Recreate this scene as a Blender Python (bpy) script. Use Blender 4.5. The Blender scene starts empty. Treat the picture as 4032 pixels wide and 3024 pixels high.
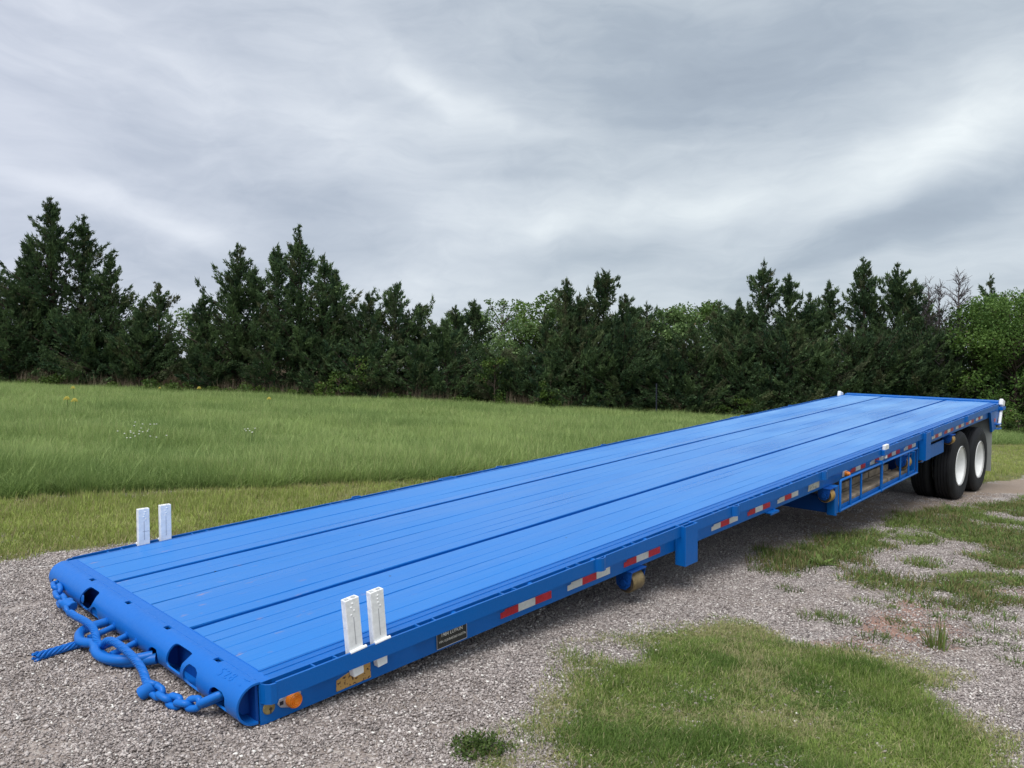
import bpy, bmesh, math, random
import numpy as np
from mathutils import Matrix, Vector

SC = bpy.context.scene
COL = SC.collection
rnd = random.Random(7)
R = math.radians

# ------------------------------------------------------------------ camera
CAM_H = 1.6502
cam = bpy.data.cameras.new('camera')
cam.sensor_width = 36.0
cam.lens = 36.0 * 3003.05 / 4032.0
cam.clip_start = 0.05
cam.clip_end = 5000.0
cam_ob = bpy.data.objects.new('camera', cam)
COL.objects.link(cam_ob)
cam_ob.location = (0, 0, CAM_H)
cam_ob.rotation_euler = (R(90 - 0.64), 0, 0)
SC.camera = cam_ob

# ------------------------------------------------------------------ exposure
SC.view_settings.view_transform = 'Standard'
SC.view_settings.look = 'None'
SC.view_settings.gamma = 1.0
SC.view_settings.use_curve_mapping = False
SC.view_settings.exposure = 1.02

# ------------------------------------------------------------------ node helpers
class NT:
    def __init__(self, tree):
        self.t = tree
    def n(self, kind, **kw):
        nd = self.t.nodes.new(kind)
        ins = kw.pop('ins', {})
        for k, v in kw.items():
            setattr(nd, k, v)
        for k, v in ins.items():
            s = nd.inputs[k]
            if isinstance(v, bpy.types.NodeSocket):
                self.t.links.new(v, s)
            else:
                s.default_value = v
        return nd
    def link(self, a, b):
        self.t.links.new(a, b)
    def math(self, op, a, b=None, clamp=False):
        ins = {0: a}
        if b is not None:
            ins[1] = b
        nd = self.n('ShaderNodeMath', operation=op, ins=ins)
        nd.use_clamp = clamp
        return nd.outputs[0]
    def vmath(self, op, a, b=None):
        ins = {0: a}
        if b is not None:
            ins[1] = b
        nd = self.n('ShaderNodeVectorMath', operation=op, ins=ins)
        return nd.outputs['Value'] if op in ('DOT_PRODUCT', 'LENGTH', 'DISTANCE') else nd.outputs[0]
    def mix(self, f, a, b):
        nd = self.n('ShaderNodeMix', data_type='RGBA')
        for k, v in ((0, f), (6, a), (7, b)):
            s = nd.inputs[k]
            if isinstance(v, bpy.types.NodeSocket):
                self.t.links.new(v, s)
            else:
                s.default_value = v if k == 0 else (*v[:3], 1)
        return nd.outputs[2]
    def noise(self, vec, scale, detail=4, rough=0.55, dist=0.0):
        return self.n('ShaderNodeTexNoise', ins={'Vector': vec, 'Scale': scale, 'Detail': detail,
                                                 'Roughness': rough, 'Distortion': dist}).outputs['Fac']
    def ramp(self, f, stops):
        nd = self.n('ShaderNodeValToRGB', ins={0: f})
        cr = nd.color_ramp
        while len(cr.elements) < len(stops):
            cr.elements.new(0.5)
        for e, (p, c) in zip(cr.elements, stops):
            e.position = p
            e.color = (*c, 1) if len(c) == 3 else c
        return nd.outputs['Color']
    def rng(self, f, a, b, c=0.0, d=1.0):
        return self.n('ShaderNodeMapRange', ins={0: f, 1: a, 2: b, 3: c, 4: d}).outputs[0]

# ------------------------------------------------------------------ world: overcast sky
SUN_EL, SUN_AZ = 62.0, -155.0           # degrees; azimuth from +Y towards +X
world = bpy.data.worlds.new('World')
SC.world = world
world.use_nodes = True
W = NT(world.node_tree)
world.node_tree.nodes.clear()
tc = W.n('ShaderNodeTexCoord').outputs['Generated']
sep = W.n('ShaderNodeSeparateXYZ', ins={0: tc})
zz = W.math('ADD', W.math('MAXIMUM', sep.outputs[2], 0.0), 0.13)
px = W.math('DIVIDE', sep.outputs[0], zz)
py = W.math('DIVIDE', sep.outputs[1], zz)
pv = W.n('ShaderNodeCombineXYZ', ins={0: px, 1: W.math('MULTIPLY', py, 0.62), 2: 0.3}).outputs[0]
n1 = W.noise(pv, 0.62, 4, 0.48, 0.35)
az0 = W.math('ARCTAN2', sep.outputs[0], sep.outputs[1])
el0 = W.math('ARCSINE', sep.outputs[2])
wob = W.n('ShaderNodeTexNoise', ins={'Vector': tc, 'Scale': 5.0, 'Detail': 3.0, 'Roughness': 0.5})
wsp = W.n('ShaderNodeSeparateColor', ins={0: wob.outputs['Color']})
az = W.math('ADD', az0, W.math('MULTIPLY', W.math('SUBTRACT', wsp.outputs[0], 0.5), 0.16))
el = W.math('ADD', el0, W.math('MULTIPLY', W.math('SUBTRACT', wsp.outputs[1], 0.5), 0.07))
low = W.rng(el0, 0.55, 0.95, 1.0, 0.0)           # streaks belong to the lower sky
pv2 = W.n('ShaderNodeCombineXYZ', ins={0: W.math('MULTIPLY', az, 2.6), 1: W.math('MULTIPLY', el, 8.5), 2: 5.1}).outputs[0]
n2 = W.noise(pv2, 1.15, 5, 0.55, 0.6)
pv3 = W.n('ShaderNodeCombineXYZ', ins={0: W.math('MULTIPLY', az, 3.2), 1: W.math('MULTIPLY', el, 20.0), 2: 2.2}).outputs[0]
n3 = W.noise(pv3, 1.5, 4, 0.5, 0.5)
pv4 = W.n('ShaderNodeCombineXYZ', ins={0: W.math('MULTIPLY', az, 9.0), 1: W.math('MULTIPLY', el, 24.0), 2: 7.7}).outputs[0]
n4 = W.noise(pv4, 2.0, 6, 0.62, 0.9)
fine_ = W.math('MULTIPLY', W.math('MULTIPLY', W.math('SUBTRACT', n4, 0.5), 0.17), low)
streak = W.math('ADD', W.math('MULTIPLY', W.math('SUBTRACT', n2, 0.5), 0.62), W.math('MULTIPLY', W.math('SUBTRACT', n3, 0.5), 0.20))
val = W.math('ADD', W.math('ADD', W.math('MULTIPLY', W.math('SUBTRACT', n1, 0.5), 0.55), W.math('MULTIPLY', streak, low)), fine_)
banks = [  # cloud banks: column and row of the survey, half length, half width, slope in degrees (falling to the right), brightening
    (230, 438, 280, 20, 13, .22), (190, 70, 260, 60, 20, .16), (560, 230, 320, 48, 18, .18), (1560, 100, 380, 120, 5, -.34), (1230, 205, 360, 60, 12, -.20),
    (900, 40, 160, 50, 0, -.10), (1000, 240, 140, 24, 20, .20), (850, 150, 160, 40, 33, .12), (1300, 370, 260, 30, 5, -.08), (1060, 392, 130, 13, 0, -.10),
    (1490, 430, 260, 36, -4, .20), (1150, 490, 220, 28, -2, .14), (1330, 538, 180, 26, -8, -.17), (1990, 468, 250, 40, -16, -.30), (2150, 420, 160, 46, -16, -.12),
    (2050, 290, 190, 75, -20, .22), (1930, 395, 280, 36, -25, .14), (2160, 150, 130, 110, 0, .14), (2100, 572, 220, 26, -5, .12), (420, 385, 260, 55, 10, -.10),
    (560, 545, 260, 36, 0, -.05), (850, 625, 320, 36, 0, .10), (1780, 330, 120, 40, -30, -.10), (350, 160, 240, 26, 16, -.06)]
for (u, v, a, b, th, amp) in banks:
    k = 1 / 1647.5
    bx, bz = (u - 1106) * k, (811 - v) * k
    bz_ = math.atan(bx); be_ = math.atan(bz * math.cos(bz_))
    c_, s_ = math.cos(R(-th)), math.sin(R(-th))
    dx = W.math('SUBTRACT', az, bz_); dz = W.math('SUBTRACT', el, be_)
    p = W.math('ADD', W.math('MULTIPLY', dx, c_ / (a * k)), W.math('MULTIPLY', dz, s_ / (a * k)))
    q = W.math('ADD', W.math('MULTIPLY', dx, -s_ / (b * k)), W.math('MULTIPLY', dz, c_ / (b * k)))
    e = W.math('EXPONENT', W.math('MULTIPLY', W.math('ADD', W.math('MULTIPLY', p, p), W.math('MULTIPLY', q, q)), -0.8))
    val = W.math('ADD', val, W.math('MULTIPLY', e, amp * 0.88))
cf = W.math('ADD', val, 0.575, clamp=True)
cloud = W.ramp(cf, [(0.0, (0.147, 0.174, 0.214)), (0.35, (0.212, 0.245, 0.284)), (0.62, (0.306, 0.338, 0.368)),
                    (1.0, (0.445, 0.475, 0.485))])
# cool lilac towards the left as in the picture's cloud colour
lil = W.rng(sep.outputs[0], -0.75, 0.1, 0.6, 0.0)
cloud = W.mix(lil, cloud, W.vmath('MULTIPLY', cloud, (1.03, 0.965, 1.10)))
sky = W.n('ShaderNodeTexSky', sky_type='NISHITA')
sky.sun_disc = False
sky.sun_elevation = R(SUN_EL)
sky.sun_rotation = R(SUN_AZ)
bg_sky = W.n('ShaderNodeBackground', ins={'Color': sky.outputs[0], 'Strength': 0.08})
bg_cl = W.n('ShaderNodeBackground', ins={'Color': cloud, 'Strength': 1.0})
mixb = W.n('ShaderNodeMixShader', ins={0: 0.94, 1: bg_sky.outputs[0], 2: bg_cl.outputs[0]})
W.n('ShaderNodeOutputWorld', ins={0: mixb.outputs[0]})

sun = bpy.data.lights.new('sun', 'SUN')
sun.energy = 1.5
sun.angle = R(40)
sun.color = (1.0, 0.97, 0.93)
sun_ob = bpy.data.objects.new('sun', sun)
COL.objects.link(sun_ob)
sd = Vector((math.sin(R(SUN_AZ)) * math.cos(R(SUN_EL)), math.cos(R(SUN_AZ)) * math.cos(R(SUN_EL)), math.sin(R(SUN_EL))))
sun_ob.rotation_euler = sd.to_track_quat('Z', 'Y').to_euler()

# ------------------------------------------------------------------ object helpers
def tag(o, label=None, cat=None, group=None, kind=None):
    if label: o['label'] = label
    if cat: o['category'] = cat
    if group: o['group'] = group
    if kind: o['kind'] = kind
    return o

def empty(name, loc=(0, 0, 0), rot=None, parent=None):
    o = bpy.data.objects.new(name, None)
    COL.objects.link(o)
    o.location = loc
    o.empty_display_size = 0.1
    if rot is not None: o.rotation_euler = rot
    if parent: o.parent = parent
    return o

def link_mesh(name, me, mat=None, parent=None, loc=None, coll=None):
    o = bpy.data.objects.new(name, me)
    (coll or COL).objects.link(o)
    if mat is not None and len(me.materials) == 0: me.materials.append(mat)
    if parent: o.parent = parent
    if loc is not None: o.location = loc
    return o

def np_mesh(name, V, F, smooth=False):
    """V (n,3) ; F (m,k) all faces with k corners"""
    me = bpy.data.meshes.new(name)
    V = np.ascontiguousarray(V, np.float32); F = np.ascontiguousarray(F, np.int32)
    k = F.shape[1]
    me.vertices.add(len(V)); me.vertices.foreach_set('co', V.ravel())
    me.loops.add(F.size); me.loops.foreach_set('vertex_index', F.ravel())
    me.polygons.add(len(F)); me.polygons.foreach_set('loop_start', np.arange(0, F.size, k, dtype=np.int32))
    if smooth: me.polygons.foreach_set('use_smooth', np.ones(len(F), bool))
    me.update(calc_edges=True)
    return me

def set_attr(me, name, data, kind='FLOAT', dom='POINT'):
    a = me.attributes.new(name, kind, dom)
    data = np.ascontiguousarray(data, np.int32 if kind == 'INT' else np.float32)
    a.data.foreach_set({'FLOAT': 'value', 'INT': 'value', 'FLOAT_VECTOR': 'vector', 'FLOAT_COLOR': 'color'}[kind], data.ravel())

class MB:
    """collects boxes, prisms, tubes and lathes into one mesh"""
    def __init__(self): self.v = []; self.f = []; self.s = []
    def add(self, vs, fs, smooth=False):
        b = len(self.v); self.v += [tuple(p) for p in vs]
        self.f += [tuple(i + b for i in f) for f in fs]; self.s += [smooth] * len(fs)
        return self
    def box(self, x0, x1, y0, y1, z0, z1):
        x0, x1 = min(x0, x1), max(x0, x1); y0, y1 = min(y0, y1), max(y0, y1); z0, z1 = min(z0, z1), max(z0, z1)
        vs = [(x, y, z) for z in (z0, z1) for y in (y0, y1) for x in (x0, x1)]
        return self.add(vs, [(0, 2, 3, 1), (4, 5, 7, 6), (0, 1, 5, 4), (2, 6, 7, 3), (0, 4, 6, 2), (1, 3, 7, 5)])
    def prism(self, pts, axis, a, b):
        """polygon pts in the plane normal to axis, extruded a..b"""
        def mk(p, t):
            return {'x': (t, p[0], p[1]), 'y': (p[0], t, p[1]), 'z': (p[0], p[1], t)}[axis]
        n = len(pts)
        vs = [mk(p, a) for p in pts] + [mk(p, b) for p in pts]
        fs = [tuple(range(n)), tuple(range(2 * n - 1, n - 1, -1))] + [(i, i + n, (i + 1) % n + n, (i + 1) % n) for i in range(n)]
        return self.add(vs, fs)
    def tube(self, path, r, n=10, cap=True, close=False):
        path = [Vector(p) for p in path]; m = len(path)
        rr = r if isinstance(r, (list, tuple)) else [r] * m
        vs = []; up = None
        for i, p in enumerate(path):
            if close: t = path[(i + 1) % m] - path[i - 1]
            else: t = path[min(i + 1, m - 1)] - path[max(i - 1, 0)]
            t.normalize()
            if up is None: up = Vector((0, 0, 1)) if abs(t.z) < 0.9 else Vector((1, 0, 0))
            s = t.cross(up)
            if s.length < 1e-6: s = t.orthogonal()
            s.normalize(); u = s.cross(t); u.normalize(); up = u
            for k in range(n):
                a = 2 * math.pi * k / n
                vs.append(p + (s * math.cos(a) + u * math.sin(a)) * rr[i])
        fs = []
        for i in range(m if close else m - 1):
            j = (i + 1) % m
            for k in range(n):
                fs.append((i * n + k, i * n + (k + 1) % n, j * n + (k + 1) % n, j * n + k))
        self.add(vs, fs, True)
        if cap and not close:
            b = len(self.v) - len(vs)
            self.f += [tuple(b + k for k in range(n - 1, -1, -1)), tuple(b + (m - 1) * n + k for k in range(n))]; self.s += [False, False]
        return self
    def lathe(self, prof, c, axis='y', n=32, cap=True):
        """prof: list of (radius, offset along axis)"""
        vs = []
        for (r, t) in prof:
            for k in range(n):
                a = 2 * math.pi * k / n; p, q = r * math.cos(a), r * math.sin(a)
                vs.append({'y': (c[0] + p, c[1] + t, c[2] + q), 'x': (c[0] + t, c[1] + p, c[2] + q), 'z': (c[0] + p, c[1] + q, c[2] + t)}[axis])
        fs = []
        for i in range(len(prof) - 1):
            for k in range(n):
                fs.append((i * n + k, i * n + (k + 1) % n, (i + 1) * n + (k + 1) % n, (i + 1) * n + k))
        self.add(vs, fs, True)
        for i, rev in ((0, True), (len(prof) - 1, False)):
            if cap and prof[i][0] > 1.5e-4:
                b = len(self.v) - len(vs) + i * n
                self.f.append(tuple(b + k for k in (range(n - 1, -1, -1) if rev else range(n)))); self.s.append(False)
        return self
    def mesh(self, name, scale=1.0, bevel=0.0, seg=1):
        me = bpy.data.meshes.new(name)
        me.from_pydata([(x * scale, y * scale, z * scale) for x, y, z in self.v], [], self.f)
        me.polygons.foreach_set('use_smooth', self.s)
        bm = bmesh.new(); bm.from_mesh(me)
        if bevel > 0:
            ed = [e for e in bm.edges if len(e.link_faces) == 2 and e.calc_face_angle(0) > 0.6]
            bmesh.ops.bevel(bm, geom=ed, offset=bevel * scale, segments=seg, affect='EDGES', profile=0.5, clamp_overlap=True)
        bmesh.ops.recalc_face_normals(bm, faces=bm.faces)
        for e in bm.edges:
            if len(e.link_faces) == 2 and e.calc_face_angle(0) > 0.7: e.smooth = False
        bm.to_mesh(me); bm.free(); me.update()
        return me

# ------------------------------------------------------------------ materials
def new_mat(name):
    m = bpy.data.materials.new(name); m.use_nodes = True
    m.node_tree.nodes.clear()
    return m, NT(m.node_tree)

def simple(name, col, rough=0.5, metal=0.0, spec=0.5, var=0.12, scale=12.0, bump=0.0, bscale=60.0):
    m, t = new_mat(name)
    co = t.n('ShaderNodeTexCoord').outputs['Object']
    nz = t.noise(co, scale, 4, 0.6)
    k = t.rng(nz, 0.3, 0.7, 1 - var, 1 + var)
    c = t.vmath('SCALE', (*col,)) ; 
    nd = c.node; t.link(k, nd.inputs['Scale'])
    b = t.n('ShaderNodeBsdfPrincipled', ins={'Base Color': c, 'Roughness': t.rng(nz, 0.3, 0.7, rough * 0.85, min(1, rough * 1.15)), 'Metallic': metal, 'Specular IOR Level': spec})
    if bump:
        bp_ = t.n('ShaderNodeBump', ins={'Strength': bump, 'Distance': 0.01, 'Height': t.noise(co, bscale, 3)})
        t.link(bp_.outputs[0], b.inputs['Normal'])
    t.n('ShaderNodeOutputMaterial', ins={0: b.outputs[0]})
    return m

BLUE = (0.002, 0.128, 0.48)
def paint_mat(name, col, rough=0.36, dirt=0.25):
    m, t = new_mat(name)
    co = t.n('ShaderNodeTexCoord').outputs['Object']
    big = t.noise(co, 2.3, 4, 0.6)
    c = t.mix(t.rng(big, 0.35, 0.7, 0.0, 0.35), col, (col[0] * 0.6 + 0.004, col[1] * 0.82, col[2] * 0.80))
    fine = t.noise(co, 38, 4, 0.65)
    c = t.mix(t.rng(fine, 0.62, 0.8, 0.0, dirt), c, (0.03, 0.13, 0.40))
    b = t.n('ShaderNodeBsdfPrincipled', ins={'Base Color': c, 'Roughness': t.rng(fine, 0.3, 0.75, rough * 0.8, rough * 1.3), 'Specular IOR Level': 0.28})
    bp_ = t.n('ShaderNodeBump', ins={'Strength': 0.25, 'Distance': 0.004, 'Height': t.noise(co, 55, 4, 0.6)})
    t.link(bp_.outputs[0], b.inputs['Normal'])
    t.n('ShaderNodeOutputMaterial', ins={0: b.outputs[0]})
    return m

def plank_mat():
    m, t = new_mat('blue_painted_wood')
    co = t.n('ShaderNodeTexCoord').outputs['Object']
    oi = t.n('ShaderNodeObjectInfo').outputs['Random']
    sx = t.n('ShaderNodeMapping', ins={'Vector': co, 'Scale': (1.1, 26, 8)})
    grain = t.noise(sx.outputs[0], 2.2, 5, 0.62)
    s2 = t.n('ShaderNodeMapping', ins={'Vector': co, 'Scale': (0.55, 1.5, 1)})
    blot = t.noise(s2.outputs[0], 1.2, 3, 0.5, 0.2)
    sxyz = t.n('ShaderNodeSeparateXYZ', ins={0: co})
    c = t.mix(t.rng(grain, 0.3, 0.75, 0.0, 0.5), (0.010, 0.186, 0.60), (0.006, 0.158, 0.53))
    c = t.mix(t.math('MULTIPLY', oi, 0.55), c, (0.014, 0.205, 0.62))
    # grazing sky sheen painted into the board colour, paler in blotches towards the rear
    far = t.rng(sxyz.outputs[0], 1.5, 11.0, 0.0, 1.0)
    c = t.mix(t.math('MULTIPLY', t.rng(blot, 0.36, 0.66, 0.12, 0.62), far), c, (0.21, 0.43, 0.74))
    # paint worn through to bare timber in spots near the nose
    wear_n = t.noise(t.n('ShaderNodeMapping', ins={'Vector': co, 'Scale': (3.0, 9.0, 1)}).outputs[0], 1.5, 4, 0.6)
    near = t.rng(sxyz.outputs[0], 0.1, 1.5, 1.0, 0.0)
    wear = t.math('MULTIPLY', t.rng(wear_n, 0.63, 0.72, 0.0, 0.6), near)
    c = t.mix(wear, c, (0.46, 0.27, 0.21))
    spot = t.n('ShaderNodeTexVoronoi', ins={'Vector': co, 'Scale': 3.4}).outputs['Distance']
    c = t.mix(t.rng(spot, 0.022, 0.034, 0.85, 0.0), c, (0.02, 0.03, 0.05))
    rough = t.math('ADD', t.rng(blot, 0.38, 0.62, 0.25, 0.36), t.math('MULTIPLY', oi, 0.12))
    b = t.n('ShaderNodeBsdfPrincipled', ins={'Base Color': c, 'Roughness': rough, 'Specular IOR Level': 0.5})
    bp_ = t.n('ShaderNodeBump', ins={'Strength': 0.35, 'Distance': 0.004, 'Height': grain})
    t.link(bp_.outputs[0], b.inputs['Normal'])
    t.n('ShaderNodeOutputMaterial', ins={0: b.outputs[0]})
    return m

M_BLUE = paint_mat('blue_paint', BLUE)
M_NOSE = paint_mat('blue_nose_paint', (0.006, 0.148, 0.56), 0.40, 0.35)
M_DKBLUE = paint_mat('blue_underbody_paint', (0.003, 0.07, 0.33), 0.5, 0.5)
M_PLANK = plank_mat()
M_WHITE = simple('white_paint', (0.90, 0.91, 0.91), 0.42, var=0.10, scale=22, bump=0.2, bscale=45)
M_RIM = simple('white_rim_paint', (0.93, 0.93, 0.92), 0.45, var=0.05, scale=9)
M_TYRE = simple('black_rubber', (0.016, 0.017, 0.020), 0.75, spec=0.3, var=0.35, scale=14, bump=0.3, bscale=120)
M_ROLL = simple('amber_polyurethane', (0.42, 0.25, 0.06), 0.5, var=0.3, scale=9, bump=0.3, bscale=40)
M_ROLLB = simple('brown_scuffed_polyurethane', (0.20, 0.145, 0.065), 0.5, var=0.5, scale=14, bump=0.4, bscale=60)
M_HUB = simple('dark_roller_side', (0.06, 0.045, 0.03), 0.7, var=0.5, scale=20)
M_DARK = simple('dark_steel', (0.012, 0.016, 0.03), 0.7, var=0.3)
M_RED = simple('red_reflective_film', (0.50, 0.012, 0.035), 0.35, var=0.18, scale=60, bump=0.1, bscale=200)
M_WTAPE = simple('white_reflective_film', (0.62, 0.63, 0.62), 0.35, var=0.10, scale=45, bump=0.1, bscale=200)
M_AMBER = simple('amber_lens', (0.80, 0.22, 0.010), 0.22, var=0.08, scale=50, bump=0.5, bscale=90)
M_LAMP = simple('grey_lamp_bracket', (0.42, 0.42, 0.45), 0.5, var=0.15, scale=40)
M_BRASS = simple('tarnished_brass', (0.34, 0.27, 0.12), 0.45, 0.5, var=0.35, scale=30)
M_TIMBER = simple('weathered_timber', (0.30, 0.245, 0.185), 0.85, spec=0.2, var=0.45, scale=7, bump=0.6, bscale=30)
M_FLAP = simple('grey_mud_flap', (0.36, 0.38, 0.37), 0.6, var=0.12, scale=3)
M_LABEL = simple('white_letter_ink', (0.85, 0.83, 0.76), 0.6, var=0.15, scale=80)

def rusty_mat():
    m, t = new_mat('yellow_rusted_plate')
    co = t.n('ShaderNodeTexCoord').outputs['Object']
    s = t.n('ShaderNodeMapping', ins={'Vector': co, 'Scale': (6, 6, 60)})
    streak = t.noise(s.outputs[0], 3, 3)
    c = t.mix(streak, (0.62, 0.36, 0.09), (0.46, 0.27, 0.10))
    n = t.noise(co, 48, 3, 0.6)
    c = t.mix(t.rng(n, 0.56, 0.61, 0, 1), c, (0.07, 0.028, 0.02))
    b = t.n('ShaderNodeBsdfPrincipled', ins={'Base Color': c, 'Roughness': 0.6})
    t.n('ShaderNodeOutputMaterial', ins={0: b.outputs[0]}); return m
def plate_mat():
    m, t = new_mat('black_plate_with_drips')
    co = t.n('ShaderNodeTexCoord').outputs['Object']
    s = t.n('ShaderNodeMapping', ins={'Vector': co, 'Scale': (30, 30, 2.5)})
    n = t.noise(s.outputs[0], 4, 3)
    c = t.mix(t.rng(n, 0.55, 0.75, 0, 0.6), (0.02, 0.021, 0.02), (0.15, 0.14, 0.11))
    b = t.n('ShaderNodeBsdfPrincipled', ins={'Base Color': c, 'Roughness': 0.5})
    t.n('ShaderNodeOutputMaterial', ins={0: b.outputs[0]}); return m
def patch_mat():
    m, t = new_mat('torn_sticker')
    co = t.n('ShaderNodeTexCoord').outputs['Object']
    n = t.noise(co, 16, 4, 0.6)
    c = t.mix(t.rng(n, 0.5, 0.56, 0, 1), (0.52, 0.52, 0.46), (0.30, 0.28, 0.22))
    b = t.n('ShaderNodeBsdfPrincipled', ins={'Base Color': c, 'Roughness': 0.6})
    t.n('ShaderNodeOutputMaterial', ins={0: b.outputs[0]}); return m
M_RUST, M_PLATE, M_PATCH = rusty_mat(), plate_mat(), patch_mat()

def leaf_mat(name, c0, c1, c2=None, rough=0.6, trans=0.25, ovar=0.12):
    """per-leaf tint runs c0..c1 (attribute tint), a second attribute dry mixes in c2"""
    m, t = new_mat(name)
    a = t.n('ShaderNodeAttribute', attribute_name='tint').outputs['Fac']
    c = t.mix(a, c0, c1)
    if c2 is not None:
        d = t.n('ShaderNodeAttribute', attribute_name='dry').outputs['Fac']
        c = t.mix(d, c, c2)
    oi = t.n('ShaderNodeObjectInfo').outputs['Random']
    sc = t.vmath('SCALE', c); t.link(t.rng(oi, 0, 1, 1 - ovar, 1 + ovar), sc.node.inputs['Scale'])
    b = t.n('ShaderNodeBsdfPrincipled', ins={'Base Color': sc, 'Roughness': rough, 'Specular IOR Level': 0.3 if rough < 0.8 else 0.08})
    tr = t.n('ShaderNodeBsdfTranslucent', ins={'Color': sc})
    mx = t.n('ShaderNodeMixShader', ins={0: trans, 1: b.outputs[0], 2: tr.outputs[0]})
    t.n('ShaderNodeOutputMaterial', ins={0: mx.outputs[0]})
    return m
M_CEDAR = leaf_mat('cedar_foliage', (0.040, 0.078, 0.044), (0.128, 0.190, 0.078), (0.155, 0.130, 0.080), trans=0.25, rough=0.85)
M_BARE = simple('bare_grey_twigs', (0.11, 0.095, 0.10), 0.9, var=0.2)
M_LEAF = leaf_mat('deciduous_foliage', (0.055, 0.115, 0.026), (0.155, 0.255, 0.055), (0.10, 0.09, 0.04), trans=0.3)
M_LEAFP = leaf_mat('pale_deciduous_foliage', (0.085, 0.150, 0.050), (0.19, 0.29, 0.10), (0.12, 0.10, 0.05), trans=0.3)
M_SHRUB = leaf_mat('shrub_foliage', (0.040, 0.085, 0.018), (0.12, 0.19, 0.035), (0.14, 0.11, 0.05), trans=0.3)
M_BARK = simple('cedar_bark', (0.075, 0.058, 0.048), 0.95, spec=0.1, var=0.4, scale=20, bump=0.6, bscale=40)
M_FIELD = leaf_mat('field_grass', (0.158, 0.246, 0.072), (0.41, 0.52, 0.185), (0.42, 0.40, 0.20), trans=0.35, ovar=0.25)
M_MOWN = leaf_mat('mown_grass', (0.225, 0.300, 0.068), (0.42, 0.485, 0.135), (0.42, 0.36, 0.19), trans=0.35, ovar=0.25)
M_LAWN = leaf_mat('lawn_grass', (0.105, 0.185, 0.036), (0.285, 0.370, 0.088), (0.48, 0.42, 0.24), trans=0.35, ovar=0.25)
M_WEED = leaf_mat('weed_leaves', (0.090, 0.155, 0.036), (0.22, 0.295, 0.080), (0.28, 0.21, 0.11), trans=0.35, ovar=0.25)
M_DRY = leaf_mat('dry_grass', (0.20, 0.155, 0.10), (0.33, 0.27, 0.19), (0.14, 0.10, 0.07), trans=0.2)

def stone_mat():
    m, t = new_mat('crushed_limestone')
    a = t.n('ShaderNodeAttribute', attribute_name='tint').outputs['Fac']
    co = t.n('ShaderNodeTexCoord').outputs['Object']
    c = t.ramp(a, [(0.0, (0.165, 0.142, 0.134)), (0.3, (0.310, 0.268, 0.250)), (0.62, (0.450, 0.398, 0.374)), (0.85, (0.600, 0.545, 0.515)), (1.0, (0.86, 0.83, 0.77))])
    n = t.noise(co, 160, 3)
    c2 = t.vmath('SCALE', c); t.link(t.rng(n, 0.3, 0.7, 0.85, 1.12), c2.node.inputs['Scale'])
    b = t.n('ShaderNodeBsdfPrincipled', ins={'Base Color': c2, 'Roughness': 0.8, 'Specular IOR Level': 0.25})
    t.n('ShaderNodeOutputMaterial', ins={0: b.outputs[0]}); return m
M_STONE = stone_mat()

def ground_mat():
    m, t = new_mat('ground_surface')
    co = t.n('ShaderNodeTexCoord').outputs['Object']
    col = t.n('ShaderNodeAttribute', attribute_name='mask').outputs['Color']
    sp = t.n('ShaderNodeSeparateColor', ins={0: col})
    vor = t.n('ShaderNodeTexVoronoi', ins={'Vector': co, 'Scale': 85.0, 'Randomness': 1.0})
    vs = t.n('ShaderNodeSeparateColor', ins={0: vor.outputs['Color']})
    gcol = t.ramp(vs.outputs[0], [(0.0, (0.15, 0.130, 0.125)), (0.35, (0.28, 0.25, 0.24)), (0.7, (0.42, 0.385, 0.37)), (1.0, (0.66, 0.63, 0.59))])
    big = t.n('ShaderNodeAttribute', attribute_name='bare').outputs['Fac']
    gcol = t.mix(t.math('MULTIPLY', big, 0.60), gcol, t.mix(t.noise(co, 30, 5, 0.7), (0.20, 0.155, 0.125), (0.37, 0.305, 0.26)))
    fn = t.noise(co, 26, 5, 0.7)
    red = t.mix(fn, (0.24, 0.120, 0.085), (0.38, 0.225, 0.17))
    tan = t.mix(fn, (0.20, 0.150, 0.110), (0.35, 0.275, 0.215))
    grs = t.mix(fn, (0.090, 0.105, 0.038), (0.165, 0.180, 0.065))
    dry = t.mix(fn, (0.17, 0.140, 0.085), (0.28, 0.235, 0.15))
    grs = t.mix(t.rng(t.noise(co, 0.9, 4), 0.5, 0.72, 0.0, 0.6), grs, dry)
    mask_n = t.math('MULTIPLY', t.math('SUBTRACT', t.noise(co, 9, 4, 0.6), 0.5), 0.9)
    def soft(s): return t.rng(t.math('ADD', s, mask_n), 0.32, 0.68)
    c = t.mix(t.math('MULTIPLY', soft(sp.outputs[1]), 0.8), gcol, red)
    c = t.mix(t.math('MULTIPLY', soft(sp.outputs[2]), 0.85), c, tan)
    c = t.mix(soft(sp.outputs[0]), c, grs)
    b = t.n('ShaderNodeBsdfPrincipled', ins={'Base Color': c, 'Roughness': 0.9, 'Specular IOR Level': 0.2})
    h = t.math('ADD', t.math('MULTIPLY', vor.outputs['Distance'], -1.0), t.math('MULTIPLY', fn, 0.4))
    bp_ = t.n('ShaderNodeBump', ins={'Strength': 0.6, 'Distance': 0.007, 'Height': h})
    t.link(bp_.outputs[0], b.inputs['Normal'])
    t.n('ShaderNodeOutputMaterial', ins={0: b.outputs[0]}); return m
M_GROUND = ground_mat()

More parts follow.
